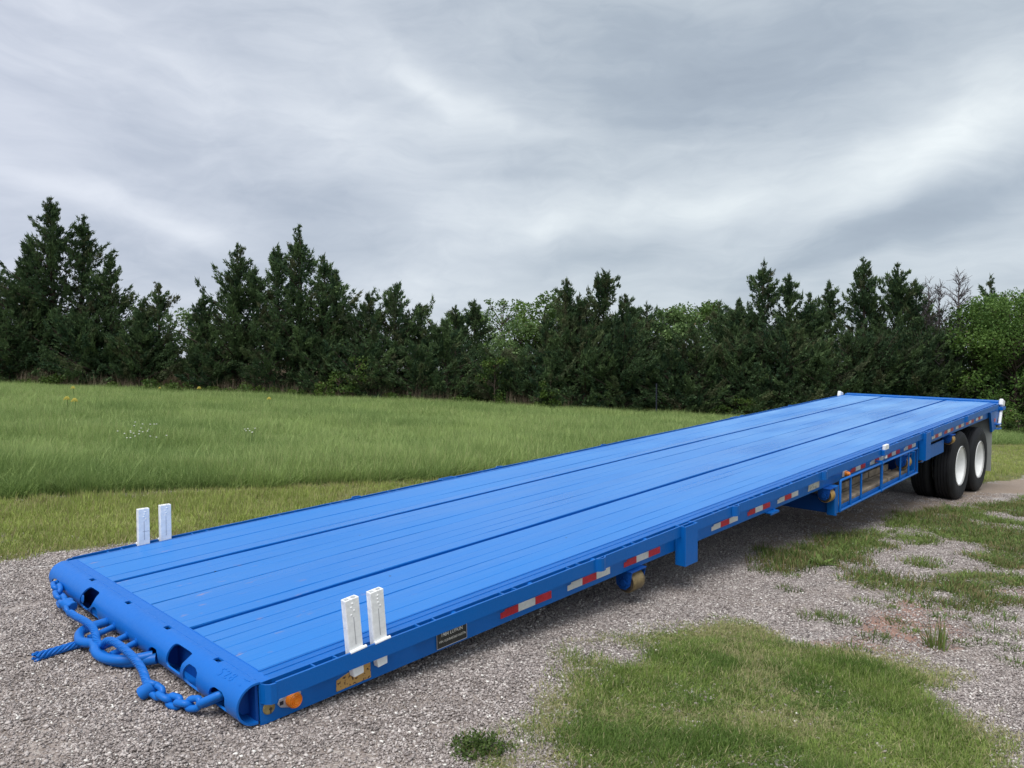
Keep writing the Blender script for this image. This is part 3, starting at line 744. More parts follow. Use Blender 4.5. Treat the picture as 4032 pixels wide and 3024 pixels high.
def cedar(x, y, leaders, seed, label, dens=1.0, brown=0.15, bare=False, skirt=0.03, group=None, spread=0.88):
    """leaders: (dx, dy, height, radius[, start height])"""
    rs = np.random.RandomState(seed)
    A, B, ra, rb = [], [], [], []; P, D, SZ, TI, DR, WF = [], [], [], [], [], []
    for L in leaders:
        dx, dy, h, r = L[:4]; z0 = L[4] if len(L) > 4 else 0.0
        t_ = trunk_segments((0, 0, -0.1), h * 0.97, 0.022 * h + 0.02, rs, 0.02, 8)
        # lean the stem towards its own top
        ln = lambda z: np.array([dx, dy, 0]) * np.clip((z - z0 * 0.3) / (h * 0.45), 0, 1)
        for k in range(8):
            a = np.array(t_[0][k]); b = np.array(t_[1][k]); A.append(a + ln(a[2])); B.append(b + ln(b[2])); ra.append(t_[2][k]); rb.append(t_[3][k])
        nb = int((h - z0) * 19 * dens)
        t = skirt + (1 - skirt) * rs.rand(nb) ** 0.92
        zb = z0 + (h - z0) * t
        az = rs.rand(nb) * 6.283
        prof = np.where(t < 0.22, 0.80 + 0.9 * t, 1.0) * (1 - t) ** spread
        lump = 0.72 + 0.5 * np.sin(az * 2.0 + seed) * np.sin(zb * 1.3 + az) * 0.6
        Lb = r * prof * (0.36 + 0.80 * rs.rand(nb)) * np.clip(lump, .62, 1.15) * 1.38 + 0.05
        el = R(6) + R(40) * t + rs.normal(0, .17, nb)
        dr = np.stack([np.cos(az) * np.cos(el), np.sin(az) * np.cos(el), np.sin(el)], 1)
        base = np.stack([np.zeros(nb), np.zeros(nb), zb], 1) + np.stack([ln(z) for z in zb])
        tip = base + dr * Lb[:, None]; tip[:, 2] += 0.24 * Lb
        A += list(base); B += list(tip); ra += list((0.016 if bare else 0.010) + 0.012 * Lb); rb += [0.004] * nb
        if bare:
            for k in range(nb):
                for s in range(int(4 + Lb[k] * 7)):
                    q = base[k] + (tip[k] - base[k]) * rs.uniform(.2, 1); dd = dr[k] + rs.normal(0, .6, 3) + np.array([0, 0, .3]); dd /= np.linalg.norm(dd)
                    A.append(q); B.append(q + dd * rs.uniform(.12, .4)); ra.append(.011); rb.append(.005)
            continue
        cl_t = np.clip(rs.normal(0.42, 0.24, nb), 0, 1); cl_d = (rs.rand(nb) < brown) * rs.uniform(.3, .9, nb)
        ns = (4 + Lb * 20 * dens).astype(int)
        bi = np.repeat(np.arange(nb), ns); m = len(bi)
        s = rs.rand(m) ** 0.62
        pos = base[bi] + dr[bi] * (Lb[bi] * s)[:, None]; pos[:, 2] += 0.24 * Lb[bi] * s * s
        wob = (0.03 + 0.115 * Lb[bi] * np.clip(1.05 - s, 0.06, 1))[:, None]
        pos = pos + rs.normal(0, 1, (m, 3)) * wob * np.array([1, 1, .55])
        # each clump a handful of pointed sprays
        nbld = 6; sh = np.clip(.25 + (1 - t) / .2, .25, 1)
        pos = np.repeat(pos, nbld, 0) + rs.normal(0, .035, (m * nbld, 3)) * np.repeat(sh[bi], nbld)[:, None]; bi = np.repeat(bi, nbld); s = np.repeat(s, nbld)
        d = dr[bi] * 1.0 + rs.normal(0, .46, (m * nbld, 3)) + np.array([0, 0, .40]); d /= np.linalg.norm(d, axis=1, keepdims=True)
        P.append(pos); D.append(d); SZ.append(rs.uniform(.055, .185, len(pos)) * np.clip(.40 + (1 - t[bi]) / .22, .40, 1))
        TI.append(np.clip(cl_t[bi] + rs.normal(0, .16, len(bi)) + 0.15 * (s - .5), 0, 1)); DR.append(np.clip(0.6 * cl_d[bi], 0, 1))
        WF.append(rs.uniform(.16, .30, len(pos)))
        # thin whips beyond the branch tips
        wi = np.repeat(np.nonzero(t > .25)[0], 3); mw = len(wi)
        d = dr[wi] * .8 + rs.normal(0, .30, (mw, 3)) + np.array([0, 0, .75]); d /= np.linalg.norm(d, axis=1, keepdims=True)
        P.append(tip[wi] - dr[wi] * (.12 * rs.rand(mw))[:, None]); D.append(d); SZ.append(rs.uniform(.16, .42, mw) * np.clip(.5 + (1 - t[wi]), .5, 1)); TI.append(np.clip(cl_t[wi] + .15, 0, 1)); DR.append(cl_d[wi] * .5); WF.append(rs.uniform(.07, .12, mw))
        # feathery tip
        ntp = 26
        tz = h * (0.88 + 0.13 * rs.rand(ntp)); sg = .14 * (1.02 - tz / h) / .14; pp = np.stack([rs.normal(0, .06, ntp) * sg, rs.normal(0, .06, ntp) * sg, tz], 1) + ln(h)
        dd = np.stack([rs.normal(0, .35, ntp), rs.normal(0, .35, ntp), np.ones(ntp)], 1); dd /= np.linalg.norm(dd, axis=1, keepdims=True)
        P.append(pp); D.append(dd); SZ.append(rs.uniform(.10, .30, ntp)); WF.append(rs.uniform(.09, .16, ntp)); TI.append(np.full(ntp, .5)); DR.append(np.full(ntp, .1))
    root = empty('bare_tree' if bare else 'cedar_tree', G3(x, y))
    tag(root, label, 'tree', group)
    link_mesh('trunk', limb_mesh('trunk', A, B, ra, rb, M_BARE if bare else M_BARK), None, root)
    if not bare:
        P = np.concatenate(P); D = np.concatenate(D); SZ = np.concatenate(SZ)
        k = P[:, 2] > 0.02
        link_mesh('crown', tri_mesh('crown', P[k], D[k], SZ[k], SZ[k] * np.concatenate(WF)[k], np.concatenate(TI)[k], np.concatenate(DR)[k], rs, M_CEDAR), None, root)
    return root

def leafy(name, x, y, h, r, seed, label, cat, mat, dens=1.0, z0=0.25, leaf=0.13, group=None, airy=False, flat=1.0):
    rs = np.random.RandomState(seed)
    A, B, ra, rb = trunk_segments((0, 0, -0.05), h * 0.75, 0.02 * h + 0.012, rs, 0.05 * h / 8, 6)
    nl = int((26 if airy else 46) * dens * max(0.5, min(1.6, h / 6)))
    zc = z0 + (1 - z0) * rs.rand(nl) ** 0.8
    az = rs.rand(nl) * 6.283
    pr = np.sqrt(np.clip(1 - ((zc - (z0 * .5 + .5) + .02) / ((1 - z0) * 0.62)) ** 2, 0.03, 1))
    rad = r * pr * (0.35 + 0.62 * rs.rand(nl) ** .5)
    C = np.stack([rad * np.cos(az), rad * np.sin(az) * flat, zc * h * 0.95], 1)
    st = np.stack([np.zeros(nl), np.zeros(nl), np.clip(zc * h * .95 - rad * 0.7, 0.05 * h, h * .72)], 1)
    A += list(st); B += list(C); ra += [0.006 * h + .006] * nl; rb += [0.004] * nl
    cr = (0.12 if airy else 0.17) * r * rs.uniform(.7, 1.5, nl) + 0.06
    per = int((55 if airy else 120) * dens)
    ci = np.repeat(np.arange(nl), per); m = len(ci)
    off = rs.normal(0, 1, (m, 3)); off /= np.linalg.norm(off, axis=1, keepdims=True) + 1e-9
    off *= (rs.rand(m, 1) ** .45) * np.array([1.1, 1.1, .75])
    P = C[ci] + off * cr[ci][:, None] * 1.35
    d = off + rs.normal(0, .8, (m, 3)) + np.array([0, 0, -.1]); d /= np.linalg.norm(d, axis=1, keepdims=True)
    q = rs.normal(0, 1, (m, 3)); sd_ = np.cross(d, q); sd_ /= np.linalg.norm(sd_, axis=1, keepdims=True) + 1e-9
    L = leaf * rs.uniform(.6, 1.25, m)[:, None]
    V = np.stack([P - d * L * .5, P + sd_ * L * .34, P + d * L * .55, P - sd_ * L * .34], 1).reshape(-1, 3)
    me = np_mesh('crown', V, np.arange(4 * m).reshape(m, 4))
    ct = np.clip(rs.normal(.5, .22, nl), 0, 1)
    set_attr(me, 'tint', np.repeat(np.clip(ct[ci] + rs.normal(0, .17, m), 0, 1), 4)); set_attr(me, 'dry', np.repeat((rs.rand(m) < .03) * 1.0, 4))
    me.materials.append(mat)
    root = empty(name, G3(x, y)); tag(root, label, cat, group)
    link_mesh('trunk' if cat == 'tree' else 'stems', limb_mesh('trunk', A, B, ra, rb, M_BARK), None, root)
    link_mesh('crown' if cat == 'tree' else 'foliage', me, None, root)
    return root

def wx(u, depth): return (u - 1106) / 1647.5 * depth          # bearing (picture column of the survey) -> x at that depth
def wh(u, v, depth):                                          # height of a treetop above its own ground
    x = wx(u, depth)
    return (811 - v) / 1647.5 * depth + CAM_H - float(g(x, depth))

def build_trees():
    # skyline cedars: column, depth, [(offset column, top row, radius m, start height)], label, brown
    C = [
     (-25, 38.0, [(0, 540, 1.5)], 'cedar cut off by the left edge of the picture', .2),
     (118, 38.5, [(0, 432, 2.3), (62, 468, 1.3, 2.5), (-45, 520, 1.4, 1.0)], 'tallest dark cedar with two tops near the left edge', .12),
     (50, 37.6, [(0, 575, 1.7)], 'dark cedar between the left edge and the tallest cedar', .25),
     (243, 37.8, [(0, 548, 1.5), (-30, 600, 1.3)], 'cedar leaning against the right side of the tallest cedar', .15),
     (343, 37.5, [(0, 612, 1.35), (-28, 650, 1.0)], 'short cedar with a bare lower trunk left of the dry gap', .25),
     (515, 38.0, [(0, 530, 2.1), (38, 590, 1.3, 1.5), (-70, 640, 1.3)], 'broad cedar with ragged top right of the dry gap', .12),
     (648, 37.6, [(0, 490, 1.7), (-50, 530, 1.3, 2.0), (55, 560, 1.4, 1.5), (80, 590, 1.2, 1.0)], 'tall many-topped cedar in the left middle of the tree line', .1),
     (855, 37.4, [(0, 618, 2.3), (-60, 632, 1.6, .8), (52, 660, 1.6)], 'wide rounded cedar left of the middle', .3),
     (965, 37.0, [(0, 695, 1.5)], 'compact cone-shaped cedar beside the wide rounded cedar', .05),
     (1025, 41.0, [(0, 650, 1.6), (-40, 662, 1.2)], 'cedar standing behind the compact cone-shaped cedar', .1),
     (1304, 37.8, [(0, 584, 1.9), (48, 640, 1.6), (-40, 650, 1.6)], 'pointed cedar above the middle of the trailer deck', .15),
     (1222, 37.5, [(0, 606, 1.5), (30, 640, 1.4), (-40, 680, 1.3)], 'cedar with thin brown spire left of the pointed middle cedar', .4),
     (1395, 38.5, [(0, 660, 1.6), (-30, 700, 1.4)], 'low cedar right of the pointed middle cedar', .2),
     (1555, 37.8, [(0, 655, 1.5), (40, 650, 1.2)], 'cedar with blunt twin tips left of the crooked cedar', .3),
     (1650, 37.6, [(0, 566, 1.8), (50, 600, 1.2, 2.2), (95, 640, 1.2, 1.2), (-60, 668, 1.5)], 'crooked cedar with several upswept tops right of the middle', .1),
     (1792, 38.0, [(0, 610, 1.5), (-25, 690, 1.2)], 'slim cedar behind the far left corner of the deck', .12),
     (1862, 37.8, [(0, 560, 1.7), (30, 640, 1.3)], 'tall slim pointed cedar above the rear of the deck', .1),
     (1937, 37.5, [(0, 572, 1.9), (38, 612, 1.4, 1.0)], 'full cedar left of the leafless tree', .15),
     (2142, 41.5, [(0, 598, 1.5), (30, 640, 1.2)], 'cedar tip rising behind the bright leafy tree on the right', .2),
     (2235, 41.0, [(0, 590, 1.5)], 'cedar cut off by the right edge of the picture', .2),
    ]
    for i, (u, D, tops, label, br) in enumerate(C):
        x = wx(u, D)
        ls = []
        for q in tops:
            ls.append((q[0] / 1647.5 * D, rnd.uniform(-.3, .3), wh(u + q[0], q[1], D), q[2] * 1.72) + tuple(q[3:4]))
        cedar(x, D, ls, 100 + i, label, 1.0, br, skirt=0.10 if 'bare lower' in label else 0.02)
    # lower front row filling the wall of foliage down to the grass
    F = [(15, 36.6, 700, 1.6), (165, 36.9, 690, 1.7), (300, 36.8, 720, 1.5), (455, 37.0, 752, 1.1), (585, 36.7, 705, 1.6), (705, 36.6, 752, 1.2),
         (800, 36.4, 745, 1.5), (905, 36.3, 755, 1.4), (1065, 36.8, 765, 1.2), (1140, 36.6, 778, 1.2), (1180, 36.1, 790, 1.1), (1265, 36.2, 735, 1.5), (1345, 36.2, 715, 1.5), (1450, 36.5, 785, 1.2),
         (1505, 36.3, 730, 1.5), (1600, 36.2, 740, 1.5), (1700, 36.2, 705, 1.5), (1765, 36.0, 745, 1.4), (1835, 36.1, 725, 1.5), (1905, 36.0, 735, 1.5), (1985, 36.2, 722, 1.4), (2060, 36.3, 752, 1.4), (2130, 36.4, 760, 1.4), (2225, 36.5, 740, 1.5)]
    names = ['low front cedar under ' + s for s in
             ('the left edge of the picture', 'the tallest cedar', 'the gap beside the tallest cedar', 'the sky gap left of the broad cedar', 'the notch of the two left middle cedars', 'the right flank of the many-topped cedar',
              'the left side of the wide rounded cedar', 'the right side of the wide rounded cedar', 'the airy pale tree', 'the round green crown', 'the brown spire, lowest to the grass', 'the brown spire', 'the pointed middle cedar',
              'the grey-green leafy crown', 'the blunt twin tips', 'the left flank of the crooked cedar', 'the right flank of the crooked cedar', 'the slim cedar', 'the tall slim pointed cedar', 'the full cedar', 'the leafless tree', 'the left of the bright leafy tree', 'the middle of the bright leafy tree', 'the right edge of the picture')]
    for i, ((u, D, v, r), nm) in enumerate(zip(F, names)):
        cedar(wx(u, D), D, [(0, 0, wh(u, v, D), r * 1.6), (rnd.uniform(-1.2, 1.2), .2, wh(u, v + rnd.uniform(10, 45), D), r * 1.4)], 300 + i, nm, 0.95, rnd.choice([.06, .12, .25]), skirt=(0.16 if u in (300, 455, 1065, 1140) else 0.0), spread=0.5)
    cedar(wx(2030, 36.9), 36.9, [(0, 0, wh(2030, 618, 36.9), 2.6), (.9, 0, wh(2062, 588, 36.9), 2.0, 2.5), (-.5, 0, wh(2012, 606, 36.9), 1.8, 2.0)], 401, 'leafless grey tree left of the bright leafy tree', 0.75, bare=True)
    # leafy trees
    L = [
     (2195, 34.8, 628, 2.5, 'bright green leafy tree at the right edge behind the trailer', M_LEAF, 1.9, .12, .115, False),
     (2110, 36.2, 655, 1.7, 'smaller leafy tree left of the bright tree at the right edge', M_LEAF, 1.2, .1, .13, False),
     (2268, 36.6, 640, 2.3, 'leafy tree half outside the right edge', M_LEAF, 1.2, .1, .14, False),
     (1085, 50.0, 640, 1.9, 'airy pale leafed tree rising behind the middle of the tree line', M_LEAFP, 1.0, .45, .16, True),
     (1172, 40.0, 634, 1.9, 'round green leafy crown left of the pointed middle cedar', M_LEAF, 1.3, .15, .16, False),
     (1125, 38.8, 690, 1.5, 'light green leafy tree between the cedars in the middle', M_LEAFP, 1.0, .1, .14, False),
     (940, 50.0, 660, 1.7, 'leafy tree seen over the right of the wide rounded cedar', M_LEAF, 1.0, .2, .16, True),
     (1452, 38.6, 664, 1.7, 'grey-green leafy crown right of the low cedar', M_LEAFP, 1.3, .15, .16, False),
     (1508, 44.0, 654, 2.0, 'fresh green leafy crown behind the blunt twin tips', M_LEAF, 1.2, .15, .17, False),
     (1730, 47.0, 668, 2.0, 'leafy tree showing behind the right tops of the crooked cedar', M_LEAF, 1.0, .15, .16, False),
     (1600, 48.0, 668, 1.8, 'leafy tree showing behind the left of the crooked cedar', M_LEAF, 1.0, .15, .16, False),
     (748, 39.0, 692, 1.4, 'leafy tree in the dip right of the many-topped cedar', M_LEAF, 1.1, .1, .15, False),
     (415, 40.0, 668, 1.2, 'leafy tree in the sky gap left of the broad cedar', M_LEAFP, 1.0, .15, .15, False),
     (293, 44.0, 640, 1.2, 'thin leafy tree beside the cedar next to the tallest cedar', M_LEAFP, 0.8, .2, .15, True),
     (700, 55.0, 690, 2.2, 'distant leafy tree behind the many-topped cedar', M_LEAF, 1.1, .1, .18, False),
     (1000, 58.0, 672, 2.4, 'distant leafy tree behind the compact cone-shaped cedar', M_LEAF, 1.1, .1, .18, False),
     (1375, 58.0, 676, 2.4, 'distant leafy tree behind the low cedar right of the middle', M_LEAF, 1.1, .1, .18, False),
     (2000, 50.0, 690, 2.4, 'distant leafy tree behind the leafless tree', M_LEAF, 1.1, .1, .17, False),
     (480, 55.0, 700, 2.4, 'distant leafy tree behind the broad cedar', M_LEAF, 1.1, .1, .18, False)]
    for i, (u, D, v, r, lab, mat, dn, z0, lf, airy) in enumerate(L):
        leafy('leafy_tree', wx(u, D), D, wh(u, v, D), r, 500 + i, lab, 'tree', mat, dn, z0, lf, None, airy)
    # shrubs at the foot of the trees
    Sh = [(118, 35.9, 812, .55, 'bright shrub under the tallest cedar'), (323, 35.6, 822, .5, 'low shrub by the bare lower trunk'), (385, 35.6, 826, .6, 'low shrub right of the bare lower trunk'),
          (455, 35.7, 838, .4, 'small shrub in front of the dry gap'), (520, 35.6, 832, .7, 'leafy shrub under the broad cedar'), (572, 35.7, 836, .6, 'leafy shrub right of the one under the broad cedar'), (640, 35.8, 842, .5, 'low shrub under the many-topped cedar'),
          (733, 35.6, 800, .8, 'tall yellow-green shrub left of the wide rounded cedar'), (700, 35.5, 828, .6, 'brambles left of the tall yellow-green shrub'), (770, 35.7, 770, .7, 'tall loose shrub against the wide rounded cedar'),
          (1000, 35.7, 860, .6, 'low shrub under the compact cone-shaped cedar'), (1068, 36.0, 762, .7, 'light green sapling in the gap right of the compact cedar'), (1090, 35.6, 868, .5, 'low shrub in front of the light green sapling'),
          (1170, 35.5, 874, .5, 'low shrub under the round green crown'), (1190, 35.3, 800, .5, 'pale green sapling below the brown spire'), (1610, 35.4, 846, .6, 'light green shrub in front of the crooked cedar'), (1560, 35.4, 878, .5, 'dark low shrub left of the shrub before the crooked cedar'),
          (1720, 35.3, 872, .6, 'low shrub behind the left edge of the deck'), (2170, 31.0, 880, .55, 'green shrub at the right edge behind the rear corner of the trailer'), (2200, 30.0, 898, .5, 'low shrub at the right edge nearest the trailer'),
          (245, 35.8, 832, .4, 'tiny shrub left of the bare lower trunk'), (60, 35.9, 822, .45, 'small shrub near the left edge'), (860, 35.6, 850, .6, 'dark shrub under the wide rounded cedar')]
    for i, (u, D, v, r, lab) in enumerate(Sh):
        leafy('shrub', wx(u, D), D, max(.35, wh(u, v, D)), r, 700 + i, lab, 'shrub', M_SHRUB, 0.55, .05, .10)
    # steel fence post
    D = 35.0
    m = MB(); hh = wh(1418, 828, D)
    m.box(-.03, .03, -.004, .004, -.2, hh); m.box(-.004, .004, .004, .045, -.2, hh)
    for k in range(12): m.box(-.010, .010, -.014, -.004, .15 + k * .11, .18 + k * .11)
    o = link_mesh('fence_post', m.mesh('fence_post'), M_DARK, None, G3(wx(1418, D), D)); tag(o, 'thin dark steel post standing at the edge of the field', 'post')
build_trees()

# ------------------------------------------------------------------ the flatbed trailer (numbers in trailer units)
TR = empty('flatbed_trailer')
TR.matrix_world = T_MAT
tag(TR, 'long blue oilfield flatbed trailer parked on gravel with its rounded nose low', 'trailer')

def part(name, mb, mat, parent=TR, bevel=0.0, loc=None, label=None):
    me = mb.mesh(name, S, bevel) if isinstance(mb, MB) else mb
    o = link_mesh(name, me, mat, parent, None if loc is None else tuple(S * c for c in loc))
    if label: o['label'] = label
    return o
def share(name, src, parent, loc, rot=None):
    o = src.copy(); COL.objects.link(o); o.parent = parent; o.location = tuple(S * c for c in loc)
    if rot: o.rotation_euler = rot
    return o

DECK_L = 13.10
# --- deck planks
EDGES = [1.205, 1.075, 0.93, 0.81, 0.692, 0.592, None, 0.545, 0.43, 0.30, 0.185, 0.035, -0.117, -0.231, -0.335, -0.433, None, -0.482, -0.60, -0.691, -0.80, -0.905, -1.013, -1.128]
GAPS = {0.81: .0045, 0.692: .0025, 0.30: .0045, 0.035: .0065, -0.117: .0045, -1.128: .005, -1.013: .0035, -0.691: .003}
def plank(y1, y0, seed, x0=0.037, x1=DECK_L):
    rs = np.random.RandomState(seed); n = 60
    xs = np.linspace(x0, x1, n); V = []; F = []
    ph = rs.rand(4) * 6
    g0 = GAPS.get(round(y0, 3), .0009); g1 = GAPS.get(round(y1, 3), .0009)
    for x in xs:
        w0 = 0.0010 * math.sin(x * 1.3 + ph[0]) + 0.0007 * math.sin(x * 4.1 + ph[1]); w1 = 0.0010 * math.sin(x * 1.1 + ph[2])
        a = y0 + g0 / 2 + w0; b = y1 - g1 / 2 + w1
        z = 0.0016 * math.sin(x * .9 + ph[3]) + 0.0008 * math.sin(x * 3.7 + ph[0]) + rs.normal(0, .0003); c = .0022
        cup = 0.0012 * math.sin(ph[1])
        V += [(x, a, -.042), (x, a, z - c), (x, a + c, z), (x, (a + b) / 2, z + cup), (x, b - c, z), (x, b, z - c), (x, b, -.042)]
    for i in range(n - 1):
        for k in range(7):
            F.append((i * 7 + k, i * 7 + (k + 1) % 7, (i + 1) * 7 + (k + 1) % 7, (i + 1) * 7 + k))
    m = MB(); m.add(V, F, False); m.f += [tuple(range(6, -1, -1)), tuple((n - 1) * 7 + k for k in range(7))]; m.s += [False, False]
    return m
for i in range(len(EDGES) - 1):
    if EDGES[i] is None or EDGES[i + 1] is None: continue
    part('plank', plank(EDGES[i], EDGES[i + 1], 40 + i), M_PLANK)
# chain channels let into the deck
for yc0, yc1 in ((0.545, 0.592), (-0.482, -0.433)):
    m = MB(); m.box(0.037, DECK_L, yc0, yc1, -.040, -.030)
    m.box(0.037, DECK_L, yc1 - .006, yc1 - .0015, -.030, -.004)
    part('deck_channel', m, M_BLUE)
# steel side strips of the deck
for s in (1, -1):
    m = MB(); a, b = (s * 1.131, s * 1.236) if s < 0 else (1.208, 1.236)
    m.box(0.0, 13.2, a, b, -.010, -.001)
    if s < 0:
        m.box(0.03, 13.1, -1.186, -1.180, -.001, .0015); m.box(0.03, 13.1, -1.139, -1.132, -.001, .0018)
    part('deck_side_strip', m, M_BLUE)
    m = MB(); m.box(-.02, 13.2, s * 1.236, s * 1.226, -.185, -.010); m.box(0, 13.2, s * 1.226, s * 1.15, -.185, -.175)
    part('side_beam', m, M_BLUE, bevel=.0012)
# front strip, weld bead
m = MB(); m.box(-.016, 0.036, -1.236, 1.236, -.03, -.0005); part('front_strip', m, M_NOSE)
rs_ = random.Random(4)
m = MB(); m.tube([(-.018 + rs_.uniform(-.0015, .0015), -1.20 + 2.4 * k / 110, .0008 + rs_.uniform(-.0008, .0012)) for k in range(111)], [.0045 + rs_.uniform(-.001, .001) for k in range(111)], 6)
m.tube([(.036, -1.13 + 2.33 * k / 60, -.0012) for k in range(61)], .0035, 6)
part('weld_bead', m, M_NOSE)

# --- rounded nose: half pipe with cut-outs
def nose():
    cx, cz, r, w = -.035, -.0825, .0875, .009
    m = MB(); prof = []
    n = 40
    for k in range(n + 1):
        a = -0.24 + (math.pi + 0.30) * k / n
        prof.append((cx - r * math.sin(a), cz + r * math.cos(a)))
    inner = [(cx + (p[0] - cx) * (1 - w / r), cz + (p[1] - cz) * (1 - w / r)) for p in prof]
    m.prism(prof + inner[::-1], 'y', -1.236, 1.236)
    me = m.mesh('nose_pipe', S)
    for p in me.polygons:
        p.use_smooth = abs(p.normal.y) < 0.5
    base = bpy.data.objects.new('nose_pipe', me); COL.objects.link(base)
    cut = MB()
    def hole(outline):
        """outline: (y, angle from the top in degrees); cut radially"""
        vs_in = []; vs_out = []
        for (y, a) in outline:
            a = R(a)
            vs_in.append((cx - (r - .03) * math.sin(a), y, cz + (r - .03) * math.cos(a))); vs_out.append((cx - (r + .03) * math.sin(a), y, cz + (r + .03) * math.cos(a)))
        k = len(outline); fs = [tuple(range(k)), tuple(range(2 * k - 1, k - 1, -1))] + [(i, i + k, (i + 1) % k + k, (i + 1) % k) for i in range(k)]
        cut.add(vs_in + vs_out, fs)
    def arch(yl, yr, top, bot, flat=0.0, pt=False):
        """rounded at the far side, straight at the near (yr) side; yl > yr"""
        o = []
        ym = yr + (yl - yr) * flat
        for k in range(13):
            t = math.pi / 2 * k / 12
            o.append((ym + (yl - ym) * math.sin(t), top + (bot - top) * 0.5 * (1 - math.cos(t))))
        for k in range(1, 11):
            t = math.pi / 2 * k / 10
            o.append((yl - (yl - (yr if pt else ym)) * (1 - math.cos(t)), top + (bot - top) * (0.5 + 0.5 * math.sin(t))))
        if not pt: o.append((yr, bot))
        o.append((yr, top + (8 if not pt else 14)))
        return o
    def rounded(P, n=5, f=.22):
        o = []
        for k in range(len(P)):
            a, b, c = P[k - 1], P[k], P[(k + 1) % len(P)]
            for q in range(n + 1):
                t = q / n; p0 = (b[0] + (a[0] - b[0]) * f, b[1] + (a[1] - b[1]) * f); p2 = (b[0] + (c[0] - b[0]) * f, b[1] + (c[1] - b[1]) * f)
                o.append(tuple((1 - t) ** 2 * u + 2 * t * (1 - t) * v + t * t * w_ for u, v, w_ in zip(p0, b, p2)))
        return o
    hole(rounded([(1.195, 107), (1.165, 84), (1.10, 73), (1.035, 76), (1.02, 96), (1.04, 122), (1.155, 134)]))
    hole(rounded([(-.985, 95), (-1.0, 76), (-1.03, 67), (-1.10, 67), (-1.132, 76), (-1.132, 122), (-1.0, 122)]))
    hole(rounded([(.605, 27), (.452, 27), (.447, 62), (.47, 84), (.555, 112), (.60, 124), (.652, 124), (.664, 107), (.635, 62)]))
    hole(rounded([(.43, 79), (.39, 79), (.372, 90), (.385, 134), (.50, 134), (.52, 122), (.47, 92)]))
    hole(rounded([(-.553, 26), (-.735, 26), (-.728, 48), (-.708, 66), (-.70, 92), (-.69, 104), (-.56, 104), (-.545, 92)]))
    hole(rounded([(-.765, 54), (-.83, 54), (-.863, 63), (-.863, 134), (-.755, 134), (-.722, 110), (-.735, 76)]))
    hole(rounded([(-.39, 75), (-.43, 75), (-.447, 88), (-.435, 134), (-.345, 134), (-.333, 98), (-.355, 82)]))
    for y in (.70, .143, -.366, -.905):
        hole([(y + .026, -9), (y - .026, -9), (y - .026, 9), (y + .026, 9)])
    cme = cut.mesh('cut', S); cob = bpy.data.objects.new('cut', cme); COL.objects.link(cob)
    md = base.modifiers.new('b', 'BOOLEAN'); md.operation = 'DIFFERENCE'; md.solver = 'EXACT'; md.object = cob
    dg = bpy.context.evaluated_depsgraph_get(); dg.update()
    res = bpy.data.meshes.new_from_object(base.evaluated_get(dg))
    bpy.data.objects.remove(base); bpy.data.objects.remove(cob)
    bm = bmesh.new(); bm.from_mesh(res)
    for e in bm.edges:
        e.smooth = not (len(e.link_faces) == 2 and e.calc_face_angle(0) > .6)
    for f in bm.faces: f.smooth = True
    bm.to_mesh(res); bm.free(); res.name = 'nose_pipe'
    return part('nose_pipe', res, M_NOSE)
NOSE = nose()
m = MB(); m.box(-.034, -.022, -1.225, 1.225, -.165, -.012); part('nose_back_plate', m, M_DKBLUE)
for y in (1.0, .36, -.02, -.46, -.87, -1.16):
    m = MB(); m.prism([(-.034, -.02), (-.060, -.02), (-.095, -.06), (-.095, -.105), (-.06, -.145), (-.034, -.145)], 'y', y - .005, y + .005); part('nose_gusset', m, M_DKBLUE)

# painted-over weld numbers on the nose
def text_mesh(body, size, depth=0.0, align='CENTER', spacing=1.0):
    cu = bpy.data.curves.new('t', 'FONT'); cu.body = body; cu.size = size; cu.extrude = depth; cu.align_x = align; cu.align_y = 'CENTER'; cu.resolution_u = 3; cu.space_character = spacing
    o = bpy.data.objects.new('t', cu); COL.objects.link(o)
    dg = bpy.context.evaluated_depsgraph_get(); dg.update()
    me = bpy.data.meshes.new_from_object(o.evaluated_get(dg)); bpy.data.objects.remove(o); return me
def nose_number():
    for ch, x0 in (('5', -.066), ('2', -.026), ('8', .012), ('T', .084)):
        me = text_mesh(ch, 0.060, 0.0011, 'CENTER')
        for v in me.vertices:
            tx, ty, tz = v.co; tx += x0
            y = -1.085 - tx * 1.15; a = R(23) - ty / .0875 - tx * R(45); rr = .0875 + .0006 + tz
            v.co = (S * (-.035 - rr * math.sin(a)), S * y, S * (-.0825 + rr * math.cos(a)))
        me.update(); part('weld_digit', me, M_NOSE)
nose_number()

